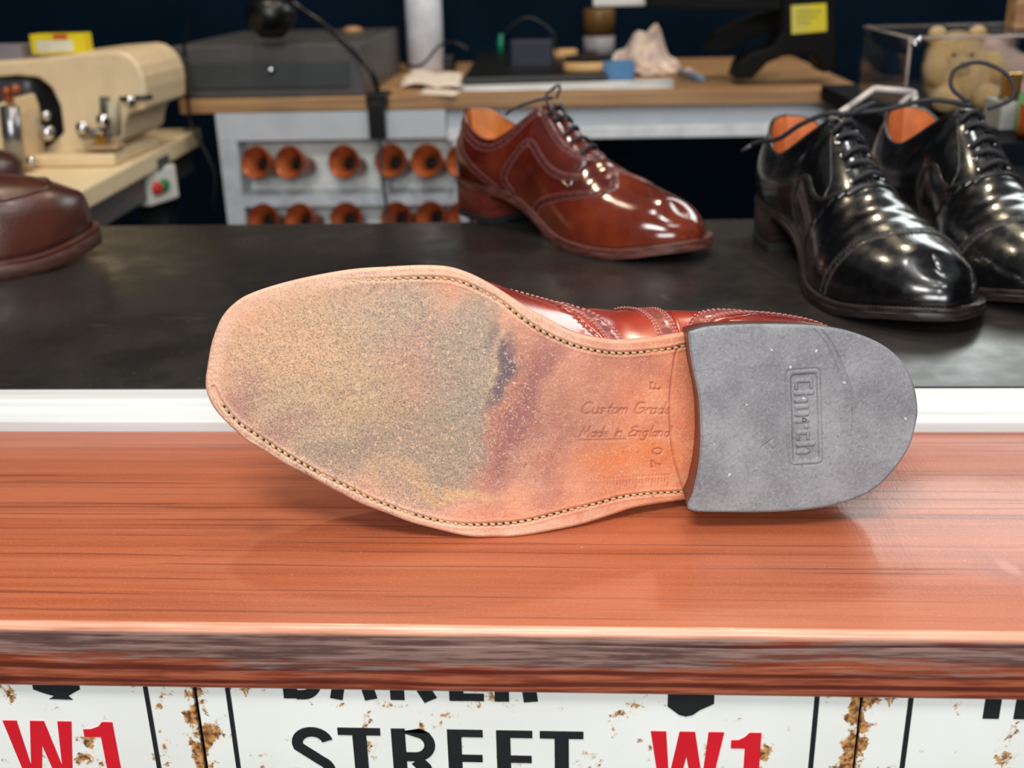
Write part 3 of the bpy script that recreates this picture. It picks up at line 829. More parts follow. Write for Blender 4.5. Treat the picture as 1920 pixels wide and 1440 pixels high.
# ---- chestnut wingtip brogue (copper brown shoe in the middle) ---------------------
def wing(c):
    c = abs(c); return float(np.interp(c, [0, .12, .25, .4, .55, .7, .85, 1], [.655, .70, .735, .725, .66, .58, .50, .44]))
def brogue_paths():
    w = [(wing(c), c) for c in np.linspace(-1, 1, 33)]
    ctr = lambda sd: [(.02, sd*.42), (.07, sd*.46), (.13, sd*.56), (.19, sd*.70), (.235, sd*.86), (.27, sd*1.0)]
    coll = lambda sd: [(.015, sd*.12), (.07, sd*.13), (.14, sd*.15), (.22, sd*.16), (.30, sd*.13), (.36, sd*.10), (.395, sd*.12)]
    fac = lambda sd: [(.395, sd*.12), (.43, sd*.24), (.49, sd*.30), (.54, sd*.28), (.58, sd*.20), (.60, sd*.10), (.605, 0)]
    qtr = lambda sd: [(.34, sd*.98), (.315, sd*.8), (.33, sd*.62), (.37, sd*.52), (.42, sd*.52), (.47, sd*.56), (.53, sd*.56), (.58, sd*.50), (.625, sd*.38)]
    return w, ctr, coll, fac, qtr
def brogue(name, label, poly, L, P, mats, loc, rotz, bow=True, keep=None):
    t = thing(name, label, 'shoe', loc, rotz)
    s = Shoe(poly, L, P).build_surface()
    hc = lambda u: float(np.interp(u, [0, .07, .13, .19, .235, .27], [.42, .46, .56, .70, .86, 1.0]))
    def cls(u, c):
        a = abs(c)
        if u > wing(c): return 'toe_cap'
        if u < .27 and a > hc(u): return 'heel_counter'
        if u > .605 or (u > .33 and a > .54): return 'vamp'
        return 'quarters'
    s.upper(t, cls, mats)
    w, ctr, coll, fac, qtr = brogue_paths()
    paths = [(w, 8.)]
    for sd in (1, -1): paths += [(ctr(sd), 7.5), (coll(sd), 7), (fac(sd), 7), (qtr(sd), 7.5)]
    for pa, wd_ in paths: band_parts(s, t, pa, wd_, .75, mats['band'], mats['perf'], mats['thread'], 4.2, 1.6, .8, 1.9, (wd_/2-.9,))
    # medallion on the toe
    pm = MB()
    for u, c in ((.80, 0), (.83, .1), (.83, -.1), (.86, .0), (.85, .2), (.85, -.2), (.88, .12), (.88, -.12), (.90, 0)):
        s.dots([(u-.006, c), (u, c), (u+.006, c)], 1.6, 1.1, pm, off=.15)
    pm.build('toe_medallion', mats['perf'], t)
    return t, s

# standing brown brogue: heel back and toe measured on the counter
A = PZ(884, 390, ZC); B = PZ(1318, 490, ZC)
rz = math.atan2(B[1]-A[1], B[0]-A[0]); LB = float(np.linalg.norm(B-A))*1000
kB = LB/289.
PB = dict(OXF); 
bm_ = dict(_=M['brown'], toe_cap=M['brown_cap'], band=M['brown_edge'], perf=M['perf'], thread=M['thread_brown'])
tB, sB = brogue('brogue_shoe', 'polished chestnut brown wingtip brogue standing on the black counter, toe pointing right', mirror(OUT), 289., PB, bm_, (A[0], A[1], ZC), rz)
tB.scale = (kB, kB, kB)
finish_sole(sB, tB, M['edge_brown'], M['edge_brown'], M['heel_stack'], M['rubber'], .235)
welt_stitch(sB, tB, M['thread_brown'])
collar_parts(sB, tB, M['brown_edge'], M['lining_orange'])
lb = laces(sB, tB, [.425, .462, .499, .536, .570], .19, M['lace'], M['brown_edge'], r=1.7, tongue=M['brown'], bind=M['brown_edge'])
lace_along(sB, lb, [(118, 4, 112), (114, 12, 119), (104, 18, 120), (98, 12, 114), (106, 4, 112), (117, 0, 112)])
lace_along(sB, lb, [(118, -4, 112), (126, -16, 114), (140, -20, 104), (144, -10, 100), (130, -2, 108)])
lace_along(sB, lb, [(118, 0, 113), (106, -10, 110), (92, -20, 104), (84, -25, 98)])
lb.build('laces', M['lace'], tB)

# ---- black cap-toe oxfords --------------------------------------------------------
def cap_line(c): return .775+.018*(1-abs(c)*1.0)-.02*abs(c)
def captoe(label, poly, loc, rotz, k, extra):
    t = thing('oxford_shoe', label, 'shoe', loc, rotz, None); t.scale = (k, k, k)
    P = dict(OXF); P['ridge'] = [(a, b if a < .7 else b*1.02) for a, b in OXF['ridge']]
    P['creases'] = [(.62, .9, .018), (.672, 1.3, .020), (.722, .8, .015)]
    s = Shoe(poly, 289., P).build_surface()
    def cls(u, c):
        a = abs(c)
        if u > cap_line(c): return 'toe_cap'
        if u > .60-.10*max(0, a-.25) and u > .36: return 'vamp'
        return 'quarters'
    s.upper(t, cls, {'_': M['black']})
    mats = dict()
    cap = [(cap_line(c), c) for c in np.linspace(-1, 1, 25)]
    be = M['black_edge']; mt = M['thread_black']
    band_parts(s, t, cap, 8., .7, be, M['perf_black'], mt, 4.2, 1.7, .8, 2., (3.3, 2.4), 'cap_band')
    vamp = [(.40, .96), (.385, .82), (.40, .68), (.45, .58), (.50, .58), (.545, .52), (.575, .36), (.592, .18), (.597, 0)]
    band_parts(s, t, vamp+[(u, -c) for u, c in vamp[:-1][::-1]], 3.2, .7, be, None, mt, 0, 0, 0, 1.9, (1.,), 'vamp_seam')
    for sd in (1, -1):
        for q, w_, nm in (([(.40, sd*.10), (.44, sd*.26), (.49, sd*.34), (.53, sd*.40), (.545, sd*.50)], 1.6, 'facing_seam'), ([(.02, sd*.22), (.05, sd*.45), (.07, sd*.7), (.06, sd*.98)], 1.4, 'back_seam')):
            b = MB(); s.ribbon(q, w_, .55, b, 6); b.build(nm, be, t)
    finish_sole(s, t, M['edge_black'], M['edge_black'], M['heel_black'], M['rubber'], .235)
    welt_stitch(s, t, M['thread_black'])
    collar_parts(s, t, M['black_edge'], M['lining'])
    lb = laces(s, t, [.425, .462, .499, .536, .570], .20, M['lace'], M['chrome'], r=1.75, tongue=M['black'], bind=M['black_edge'])
    extra(s, t, lb)
    lb.build('laces', M['lace'], t)
    return t, s
def ex1(s, t, lb):
    lace_along(s, lb, [(122, -3, 110), (112, -12, 110), (98, -26, 101), (80, -34, 89), (60, -40, 84), (47, -43, 80)], 1.9)
    tube([np.array(p)*MM for p in ((47, -43, 80), (28, -44, 72))], .0014, n=8).build('aglet', plain('grey aglet', (120, 120, 128), .3), t)
    lace_along(s, lb, [(120, 2, 110), (124, 12, 116), (116, 20, 116), (110, 14, 113), (118, 4, 111)], 1.8)
def ex2(s, t, lb):
    lace_along(s, lb, [(122, 2, 110), (100, -20, 112), (84, -46, 104), (74, -66, 101), (70, -82, 100)], 1.8)
    lace_along(s, lb, [(120, 0, 112), (112, -10, 122), (106, -6, 134), (112, 10, 139), (128, 24, 130), (136, 24, 116), (130, 10, 108)], 1.5)
def pose(h, tt, z=ZC):
    a = PZ(*h, z); b = PZ(*tt, z); return a, math.atan2(b[1]-a[1], b[0]-a[0]), float(np.linalg.norm(b-a))*1000
a1, r1, l1 = pose((1458, 430), (1782, 632))
tC, sC = captoe('left one of the two black cap-toe oxfords, lace end hanging over its side', mirror(OUT), (a1[0], a1[1], ZC), r1, l1/289., ex1)
a2, r2, l2 = pose((1664, 410), (2010, 600))
tD, sD = captoe('black cap-toe oxford cut by the right edge, partly behind the other black shoe', OUT, (a2[0], a2[1], ZC), r2, l2/289., ex2)

# ---- dark brown loafers on the left -----------------------------------------------
LOA = dict(heel=24, spring=9, thick=13., xc=.52, inset=5.,
           ridge=[(.5, 84), (.52, 82), (.58, 77), (.64, 72), (.70, 69), (.78, 66), (.86, 62), (.93, 57), (1, 50)],
           collar=[(0, 86), (.05, 83), (.12, 74), (.22, 66), (.32, 63), (.42, 68), (.48, 76), (.52, 82), (.56, 80)],
           open=[(0, 0), (.02, 9), (.05, 17), (.12, 25), (.22, 29), (.32, 30), (.42, 29), (.48, 24), (.51, 12), (.52, 5), (.55, 0)],
           creases=[(.62, 1.2, .02)], ea=[1.2, 1., .8, .7], eb=[.9, .9, .75, .68], toe_back=16)
WOUT = [(x*.97, y*1.1) for x, y in OUT]
def loafer(label, poly, loc, rotz, k):
    t = thing('loafer', label, 'shoe', loc, rotz); t.scale = (k, k, k)
    s = Shoe(poly, 280., LOA).build_surface()
    s.upper(t, lambda u, c: 'upper', {'_': M['pebble']})
    bm = MB(); ap = [(.50, -.42), (.60, -.50), (.70, -.52), (.80, -.47), (.87, -.34), (.905, -.16), (.913, 0), (.905, .16), (.87, .34), (.80, .47), (.70, .52), (.60, .50), (.50, .42)]
    s.ribbon(ap, 3.4, 1.5, bm, 8); bm.build('apron_seam', M['pebble'], t)
    sb = MB(); s.ribbon([(.6, c) for c in np.linspace(-.98, .98, 21)], 18, 1.3, sb, 4); sb.build('saddle_strap', M['pebble'], t)
    s.slab(t, 'outsole', M['edge_loafer'], 0, 10, grow=1.5); s.slab(t, 'welt', M['pebble'], 9.9, 13.4, grow=.5)
    hb = s.slab(t, 'heel', M['edge_loafer'], lambda x: 0*x, lambda x: s.zs(x)+.6, grow=1., xb=70)
    collar_parts(s, t, M['pebble'], M['lining_orange'])
    return t
tip = PZ(160, 472, ZC); hd = math.radians(32)
la = np.array([tip[0]-.272*math.cos(hd), tip[1]-.272*math.sin(hd)])
loafer('dark brown pebbled loafer at the left edge of the counter, front one of the pair', WOUT, (la[0], la[1], ZC), hd, 1.02)
tip = PZ(66, 375, ZC); hd = math.radians(38)
la = np.array([tip[0]-.272*math.cos(hd), tip[1]-.272*math.sin(hd)])
loafer('dark brown leather loafer peeking out behind the front loafer at the left edge', mirror(WOUT), (la[0], la[1], ZC), hd, .97)

# ------------------------------------------------------------------ the upturned shoe
SOLE = [(95.5,26.2),(106.0,24.8),(117.4,23.2),(126.6,22.8),(134.9,23.8),(143.8,25.7),(153.1,29.9),(163.2,34.8),(174.2,41.1),(182.4,45.3),(189.8,48.1),(197.2,49.6),(206.8,49.5),(220.3,48.1),(234.7,46.2),(247.6,43.3),(260.6,39.6),(273.0,35.1),(281.4,30.5),(287.9,23.4),(291.9,13.3),(293.8,2.3),(294.5,-5.4),(292.6,-12.0),(288.7,-17.5),(282.7,-22.9),(275.7,-28.3),(267.0,-32.6),(258.4,-37.0),(248.1,-41.1),(237.0,-46.2),(226.8,-50.8),(215.9,-54.3),(205.8,-57.5),(193.1,-60.2),(182.3,-61.9),(172.3,-61.8),(162.3,-61.1),(147.3,-58.7),(134.0,-56.1),(120.7,-52.4),(110.2,-49.5),(97.6,-47.6)]
HEEL = [(97.5,28.5),(96.1,29.9),(89.5,32.0),(76.0,33.7),(61.6,34.6),(47.1,35.0),(32.4,33.5),(19.1,29.2),(9.5,22.5),(3.7,13.9),(0.6,3.1),(0.9,-4.9),(2.4,-13.0),(7.3,-22.5),(14.2,-31.0),(23.5,-36.7),(34.1,-40.4),(45.8,-42.6),(58.7,-44.1),(73.7,-45.0),(90.6,-44.9),(89.8,-36.6),(88.7,-26.3),(88.7,-16.2),(89.6,-6.3),(91.3,3.6),(93.6,11.4),(95.8,19.2)]
ST = [(250.7,39.1),(237,41.4),(223.4,42.8),(210.6,44.2),(198.4,44.8),(190.5,43.7),(182.1,40.6),(173.9,36.6),(165.4,30.6),(157.0,25.7),(144.3,20.6),(132.4,18.0),(122.0,17.4),(111.7,18.3),(101.3,19.8),(94.6,21.5)]
SB = [(290.7,-6.2),(287.2,-12.7),(280.2,-20.2),(271.4,-25.3),(262.9,-30.1),(255.1,-34.0),(244.8,-38.7),(233.7,-43.4),(222.8,-48.2),(210.1,-52.3),(197.5,-55.4),(185.0,-56.7),(172.6,-56.0),(160.0,-54.4),(147.6,-51.4),(139.3,-49.4),(127.4,-46.8),(117.0,-44.5),(106.5,-43.5),(89.3,-42.8)]
SO = np.array([0.14030259, 0.42180392, 0.04599369]); SX = np.array([-0.99544845, -0.04561551, 0.08367566]); SY = np.array([0.07219745, 0.21217072, 0.97456201]); SW = np.array([-0.06220866, 0.97616741, -0.20791169])
full = [p for p in SOLE if p[0] > 98]+[(90, -46.8), (73.7, -45.4), (58.7, -44.5), (45.8, -43.0), (34.1, -40.8), (23.5, -37.1), (14.2, -31.4), (7.3, -22.9), (2.2, -13.0), (.6, -4.9), (.4, 3.1), (3.5, 13.9), (9.3, 22.5), (19, 29.4), (32.4, 33.6), (47.1, 34.6), (61.6, 33.8), (76, 31.4), (88, 28.4)]
fs = thing('upturned_brogue', 'red brown brogue lying on its side on the ledge, worn leather sole facing the viewer', 'shoe')
Mx = Matrix(((SX[0], SY[0], SW[0], SO[0]), (SX[1], SY[1], SW[1], SO[1]), (SX[2], SY[2], SW[2], SO[2]+.0006), (0, 0, 0, 1)))
fs.matrix_world = Mx
PF = dict(OXF); PF.update(heel=24, spring=7, thick=6.5, inset=4.5, inset_heel=2., hb=.238, waist=15., wc=.45, bulge=2., yck=.9, toe_back=14, flat=6., ysh=5., ww=.17)
s = Shoe(full, 294.5, PF)
def zs_f(x):
    return 24*(1-sm(70, 175, x))+7*sm(230, 305, x)
s.zs = zs_f
s.build_surface(170, 44)
def hc_(u): return float(np.interp(u, [0, .07, .13, .19, .235, .30], [.42, .46, .56, .70, .86, 1.0]))
s.upper(fs, lambda u, c: 'toe_cap' if u > wing(c) else ('heel_counter' if (u < .30 and abs(c) > hc_(u)) else ('vamp' if (u > .605 or (u > .33 and abs(c) > .54)) else 'quarters')), {'_': M['red']})
thr = plain('pinkish stitching', (190, 120, 112), .6)
w_, ctr, coll, fac, qtr = brogue_paths()
fq = lambda sd: [(.345, sd*1.0), (.35, sd*.85), (.37, sd*.68), (.41, sd*.58), (.47, sd*.56), (.53, sd*.56), (.58, sd*.50), (.625, sd*.38)]
fw = [(float(np.interp(abs(c), [0, .25, .55, .8, .9, 1], [.66, .74, .66, .49, .445, .42])), c) for c in np.linspace(-1, 1, 33)]
fc_ = lambda sd: [(.02, sd*.42), (.08, sd*.46), (.15, sd*.54), (.22, sd*.66), (.28, sd*.82), (.31, sd*1.0)]
for pa, wd_ in [(fw, 10)]+[(f(sd), ww) for sd in (1, -1) for f, ww in ((fq, 10), (fc_, 9), (coll, 6), (fac, 6))]:
    band_parts(s, fs, pa, wd_, .8, M['red_edge'], M['perf_red'], thr, 5.2, 1.7, .8, 2.0, (wd_/2-.8, wd_/2-2.0), ln=1.5, w=.6, m=8)
collar_parts(s, fs, M['red_edge'], M['lining'])
lbf = laces(s, fs, [.425, .46, .495, .53, .565], .13, M['lace'], M['red_edge'], tongue=M['red'], bind=M['red_edge']); lbf.build('laces', M['lace'], fs)
s.slab(fs, 'welt', M['sole_side'], 4.8, 7.6, grow=-1.2)

# displaced surfaces: distance to strokes
def seg_dist(X, Y, pts):
    d = np.full(X.shape, 1e9)
    for (ax, ay), (bx, by) in zip(pts[:-1], pts[1:]):
        vx, vy = bx-ax, by-ay; L2 = vx*vx+vy*vy+1e-12
        t = np.clip(((X-ax)*vx+(Y-ay)*vy)/L2, 0, 1); d = np.minimum(d, np.hypot(X-ax-t*vx, Y-ay-t*vy))
    return d
def groove(X, Y, pts, w, depth, soft=.35):
    x0 = min(p[0] for p in pts)-w*2; x1 = max(p[0] for p in pts)+w*2; y0 = min(p[1] for p in pts)-w*2; y1 = max(p[1] for p in pts)+w*2
    out = np.zeros_like(X); m = (X > x0) & (X < x1) & (Y > y0) & (Y < y1)
    if m.any():
        d = seg_dist(X[m], Y[m], pts); out[m] = depth*(1-sm(w/2-soft, w/2+soft, d))
    return out
def vnoise(X, Y, sc, seed):
    r = np.random.RandomState(seed); G = r.rand(64, 64); u = X/sc; v = Y/sc
    i = np.floor(u).astype(int); j = np.floor(v).astype(int); fu = u-i; fv = v-j; fu = fu*fu*(3-2*fu); fv = fv*fv*(3-2*fv)
    g = lambda a, b: G[a % 64, b % 64]
    return (g(i, j)*(1-fu)+g(i+1, j)*fu)*(1-fv)+(g(i, j+1)*(1-fu)+g(i+1, j+1)*fu)*fv
# small script alphabet, unit em height 1, strokes
def A_(cx, cy, r, a0, a1, n=8, ry=None): return arc(cx, cy, r, ry or r, a0, a1, n)
SCR = {
 'C': [A_(.38, .5, .36, 50, 310, 12, .5)], 'u': [[(0, .5), (0, .15), (.1, 0), (.25, .02), (.36, .15)], [(.36, .5), (.36, 0), (.45, .03)]],
 's': [[(.28, .45), (.12, .5), (.03, .38), (.22, .2), (.22, .06), (.02, .02)]], 't': [[(.15, .85), (.12, .1), (.25, 0)], [(-.02, .52), (.3, .52)]],
 'o': [A_(.2, .25, .19, 0, 360, 12, .25)], 'm': [[(0, .5), (0, 0)], [(0, .35), (.1, .5), (.22, .45), (.24, 0)], [(.24, .35), (.36, .5), (.48, .45), (.5, 0)]],
 'G': [A_(.38, .5, .36, 55, 330, 12, .5), [(.7, .25), (.7, .5), (.45, .5)]], 'r': [[(0, .5), (0, 0)], [(0, .3), (.12, .5), (.26, .46)]],
 'a': [A_(.18, .22, .17, 30, 330, 10, .23), [(.36, .5), (.36, 0), (.44, .04)]], 'd': [A_(.18, .22, .17, 30, 330, 10, .23), [(.38, 1), (.36, 0), (.44, .04)]],
 'e': [[(.02, .25), (.34, .3)]+A_(.18, .25, .17, 20, 310, 10, .25)], 'M': [[(0, 0), (.12, 1), (.34, .3), (.58, 1), (.7, 0)]],
 'i': [[(.05, .5), (.05, 0)], [(.06, .72), (.08, .78)]], 'n': [[(0, .5), (0, 0)], [(0, .35), (.12, .5), (.28, .45), (.3, 0)]],
 'E': [[(.55, .9), (.3, 1), (.08, .8), (.3, .55), (.42, .52)], [(.3, .55), (.02, .3), (.12, .02), (.5, .1)]], 'g': [A_(.18, .25, .17, 30, 330, 10, .24), [(.36, .5), (.36, -.25), (.15, -.4), (0, -.28)]],
 'l': [[(.1, 1), (.05, .1), (.14, 0)]]}
ADV = {'C': .8, 'G': .9, 'm': .62, 'M': .85, 'E': .65, ' ': .4, 'i': .2, 'l': .25, 'r': .35, 't': .35}
def text_strokes(txt, x0, y0, em, total, slant=.25):
    adv = [ADV.get(c, .52) for c in txt]; k = total/(sum(adv)*em); out = []; p = 0
    for c, a in zip(txt, adv):
        for stq in SCR.get(c, []): out.append([(x0-((p+q[0]+q[1]*slant)*em*k), y0+q[1]*em) for q in stq])
        p += a
    return out
# --- leather outsole, 0.4 mm grid
xs = np.concatenate([np.arange(70, 262, .42), 262+32.4*np.sin(np.linspace(0, PI/2, 130))[0:]]); xs = np.minimum(xs, s.x1-1e-3)
NT_ = 300
yA = s.yo(xs, 1); yB = s.yo(xs, -1)
tv = (1-np.cos(np.linspace(0, PI, NT_)))/2*.35+np.linspace(0, 1, NT_)*.65
X = np.repeat(xs[:, None], NT_, 1); Y = yB[:, None]+(yA-yB)[:, None]*tv[None, :]
dense = outline_dense(full, 8)
# distance to the edge
rim = np.full(X.shape, 1e9)
for a, b in zip(dense, np.roll(dense, -1, 0)):
    vx, vy = b-a; L2 = vx*vx+vy*vy+1e-12; t_ = np.clip(((X-a[0])*vx+(Y-a[1])*vy)/L2, 0, 1); rim = np.minimum(rim, np.hypot(X-a[0]-t_*vx, Y-a[1]-t_*vy))
Z = zs_f(X)+0.
dep = np.zeros_like(X)                       # positive = into the leather
dep += 1.3*np.clip(1-rim/1.5, 0, 1)**2       # rounded edge
cSB = [tuple(p) for p in catmull([np.array(q) for q in SB], 5)]; cST = [tuple(p) for p in catmull([np.array(q) for q in ST], 5)]
dB = seg_dist(X, Y, cSB); dT = seg_dist(X, Y, cST); dG = np.minimum(dB, dT)
fade = sm(262, 222, X) if False else 1.
topfade = np.where(dT < dB, 1-sm(200, 248, X), 1.)
dep += (.75*np.exp(-(dG/.75)**2))*topfade
dep -= (.22*np.exp(-((dG-1.5)/.6)**2))*topfade
# hollow worn forepart, puffy welt shelf
dep += .5*sm(3, 14, rim)*sm(165, 200, X)*(1-sm(255, 285, X))*.4
# creases of the flex area
for k in range(26):
    r_ = np.random.RandomState(100+k); x0 = 150+r_.rand()*42; y0 = -50+r_.rand()*92; ln = 5+r_.rand()*15; sl = .2+.35*r_.rand()
    if k < 12: x0 = 174+r_.rand()*12; y0 = 18+r_.rand()*20; ln = 4+r_.rand()*5
    if k == 12: x0, y0, ln = 168, -8, 34
    if k == 13: x0, y0, ln = 156, -30, 40
    pts = [(x0+sl*q*.35*ln/2*1.+np.sin(q*3+k)*.5, y0+q*ln/2) for q in np.linspace(-1, 1, 9)]
    dep += groove(X, Y, pts, .5, .16+.12*r_.rand(), .35)
dep += .35*(vnoise(X, Y, 9, 3)-.5)+.22*(vnoise(X, Y, 2.6, 4)-.5)*sm(100, 140, X)+.13*(vnoise(X, Y, 1.1, 5)-.5)*sm(130, 160, X)
dep += .8*np.exp(-((X-(160-.18*Y))/7)**2)*.5
# stamped words, size marks, ruler
st0 = dep.copy()
for q in text_strokes('Custom Grade', 138.5, -8.3, 4.8, 40): dep += groove(X, Y, q, .75, .38, .3)
for q in text_strokes('Made in England', 138.2, -18.2, 4.4, 40): dep += groove(X, Y, q, .75, .4, .3)
dep += groove(X, Y, [(138, -19.4), (118, -19.3)], .8, .3, .35)
def rotl(pts, x0, y0, em): return [(x0+b*em, y0+a*em) for a, b in pts]      # read upwards, tops to the left
for q in ([(0, 0), (0, 1)], [(0, 1), (.62, 1)], [(0, .52), (.5, .52)], [(-.15, 0), (.15, 0)], [(.62, 1.0), (.62, .8)]): dep += groove(X, Y, rotl(q, 104.6, 2.4, 4.2), .7, .5, .3)
dep += groove(X, Y, rotl(A_(.35, .5, .32, 0, 360, 18, .5), 101.3, -26.2, 4.2), .65, .5, .3)
for q in ([(0, 1), (.62, 1)], [(.62, 1), (.3, .5), (.22, 0)], [(0, 1), (0, .82)]): dep += groove(X, Y, rotl(q, 101.3, -31.6, 4.2), .65, .5, .3)
for k in range(26):
    x0 = 97.5+k*1.42; f_ = 1-k/30.; yy = -34.9-.045*(x0-97)
    dep += groove(X, Y, [(x0, yy), (x0+.1, yy-.15)], .7, .36*f_, .25)
    ln = (3.6, 1.6, 1.6, 2.6, 1.6)[k % 5]
    dep += groove(X, Y, [(x0, yy-1.6), (x0, yy-1.6-ln)], .5, .42*f_, .22)
seam = [(98.5, 21), (99.6, 12), (99.9, .7), (98.8, -12), (96.4, -25), (92.5, -36), (89.6, -42.6)]
cs = [tuple(p) for p in catmull([np.array(q) for q in seam], 8)]
dep += groove(X, Y, cs, .75, .75, .3)
stamp = np.clip((dep-st0)/.35, 0, 1)
scr = [(208, -40), (196, -45.5), (182, -50)]
dep += groove(X, Y, scr, 1.2, -.15, .6)
Zv = Z+dep
V = np.stack([X, Y, Zv], -1)*MM
nx = len(xs); grid = np.arange(nx*NT_).reshape(nx, NT_)
Fq = np.stack([grid[:-1, :-1], grid[:-1, 1:], grid[1:, 1:], grid[1:, :-1]], -1).reshape(-1, 4)
V = V.reshape(-1, 3); base_n = len(V)
# side wall and inner face
edge = np.concatenate([grid[:, 0], grid[-1, 1:], grid[-2::-1, -1]])
side = V[edge].copy(); side[:, 2] = (zs_f(X.reshape(-1)[edge])+5.0)*MM
V2 = np.vstack([V, side]); e2 = base_n+np.arange(len(edge))
Fs = np.stack([edge[:-1], edge[1:], e2[1:], e2[:-1]], -1)
faces = Fq.tolist()+Fs.tolist()
fm = [0]*len(Fq)+[1]*len(Fs)
osole = obj('outsole', V2, faces, [M['sole'], M['sole_side']], fs, True, fm)
at_ = osole.data.attributes.new('rim', 'FLOAT', 'POINT'); at_.data.foreach_set('value', np.concatenate([rim.reshape(-1)*MM, np.zeros(len(edge))]).astype(np.float32))
at2 = osole.data.attributes.new('stamp', 'FLOAT', 'POINT'); at2.data.foreach_set('value', np.concatenate([stamp.reshape(-1), np.zeros(len(edge))]).astype(np.float32))
# stitches in the channel: alternating pale thread and dark holes
thread_m = plain('waxed sole thread', (196, 164, 116), .5, var=.2, scale=400); hole_m = plain('dark awl holes', (44, 30, 24), .8)
def zat(x, y): return float(zs_f(np.array(x)))
for path, tf in ((cST, 1), (cSB, 0)):
    tm = MB(); hm = MB()
    P_ = np.array(path); seg = np.r_[0, np.cumsum(np.linalg.norm(np.diff(P_, axis=0), axis=1))]; Ls = seg[-1]; n_ = int(Ls/3.05)
    for k in range(n_):
        d0 = (k+.5)/n_*Ls; p = np.array([np.interp(d0, seg, P_[:, 0]), np.interp(d0, seg, P_[:, 1])]); p2 = np.array([np.interp(d0+.5, seg, P_[:, 0]), np.interp(d0+.5, seg, P_[:, 1])])
        if tf and p[0] > 236: continue
        if not tf and p[0] > 288: continue
        t_ = _n(p2-p+1e-9); n2 = np.array([-t_[1], t_[0]]); z = zat(*p)
        small = (tf and p[0] > 215) or (not tf and p[0] > 276)
        c0 = np.array([p[0], p[1], z+(.62 if not small else .8)])
        T3 = np.array([t_[0], t_[1], 0]); T3 = _n(T3+np.array([0, 0, (zat(*(p+t_))-z)])); N3 = np.array([n2[0], n2[1], 0])
        tw = _n(T3+N3*.28)
        tube([(c0+tw*a+np.array([0, 0, b]))*MM for a, b in ((-1.25, .35), (-.7, -.12), (0, -.28), (.7, -.12), (1.25, .35))], [.0002, .0005, .00058, .0005, .0002], tm, 7)
        h0 = np.array([p[0], p[1], z])+T3*1.5
        ring = [(h0+T3*.62*math.cos(a)+N3*.55*math.sin(a)+np.array([0, 0, .50]))*MM for a in np.linspace(0, 2*PI, 9)[:-1]]
        rin = [(h0+T3*.3*math.cos(a)+N3*.28*math.sin(a)+np.array([0, 0, .58]))*MM for a in np.linspace(0, 2*PI, 9)[:-1]]
        hm.add(ring+rin, [tuple(range(8, 16))]+[(q, (q+1) % 8, 8+(q+1) % 8, 8+q) for q in range(8)])
    so = tm.build('sole_stitching', thread_m, osole); so['label'] = 'pale waxed thread running along the sole edge'
    hm.build('stitch_holes', hole_m, osole)
# --- heel: rubber top piece with moulded name, leather lifts
HC = np.array([47., -4.]); Hd = outline_dense(HEEL, 10)
ang = np.arctan2(Hd[:, 1]-HC[1], Hd[:, 0]-HC[0]); o_ = np.argsort(ang); ang = ang[o_]; rad = np.linalg.norm(Hd-HC, axis=1)[o_]
corner = [math.atan2(p[1]-HC[1], p[0]-HC[0]) for p in ((97.5, 28.5), (90.6, -44.9))]
NA = 900; th = np.sort(np.r_[np.linspace(-PI, PI, NA, endpoint=False), corner]); NA = len(th); rr = np.interp(th, ang, rad, period=2*PI)
NR = 150; tr = np.linspace(0, 1, NR+1)[1:]; tr = tr**.85
XX = HC[0]+np.cos(th)[None, :]*rr[None, :]*tr[:, None]; YY = HC[1]+np.sin(th)[None, :]*rr[None, :]*tr[:, None]
de = rr[None, :]*(1-tr[:, None])
hd_ = 1.0*np.clip(1-de/1.3, 0, 1)**2+.25*(vnoise(XX, YY, 7, 8)-.5)+.10*(vnoise(XX, YY, 1.3, 9)-.5)
# wear at the outer back corner
hd_ += 1.2*np.clip((28-XX)/28, 0, 1)**2*np.clip((YY+10)/40, 0, 1)
bo = np.array([56.7, 15.9]); a_ = _n([-5.4, -40.2]); b_ = np.array([a_[1], -a_[0]]);  # reading downwards, tops to the right
if b_[0] > 0: b_ = -b_
ua = (XX-bo[0])*a_[0]+(YY-bo[1])*a_[1]; ub = (XX-bo[0])*b_[0]+(YY-bo[1])*b_[1]
LX, HB = 40.0, 14.4
def rr_sdf(u, v, cx, cy, hx, hy, r):
    qx = np.abs(u-cx)-hx+r; qy = np.abs(v-cy)-hy+r
    return np.hypot(np.maximum(qx, 0), np.maximum(qy, 0))+np.minimum(np.maximum(qx, qy), 0)-r
sd1 = rr_sdf(ua, ub, LX/2, HB/2, LX/2, HB/2, 2.6)
hd_ += .30*np.exp(-((sd1)/.42)**2)-.25*np.exp(-((sd1+.95)/.55)**2)
sd2 = rr_sdf(ua, ub, LX/2, HB/2, LX/2-1.9, HB/2-1.9, 1.6)
hd_ += .62*(1-sm(-.35, .25, sd2))
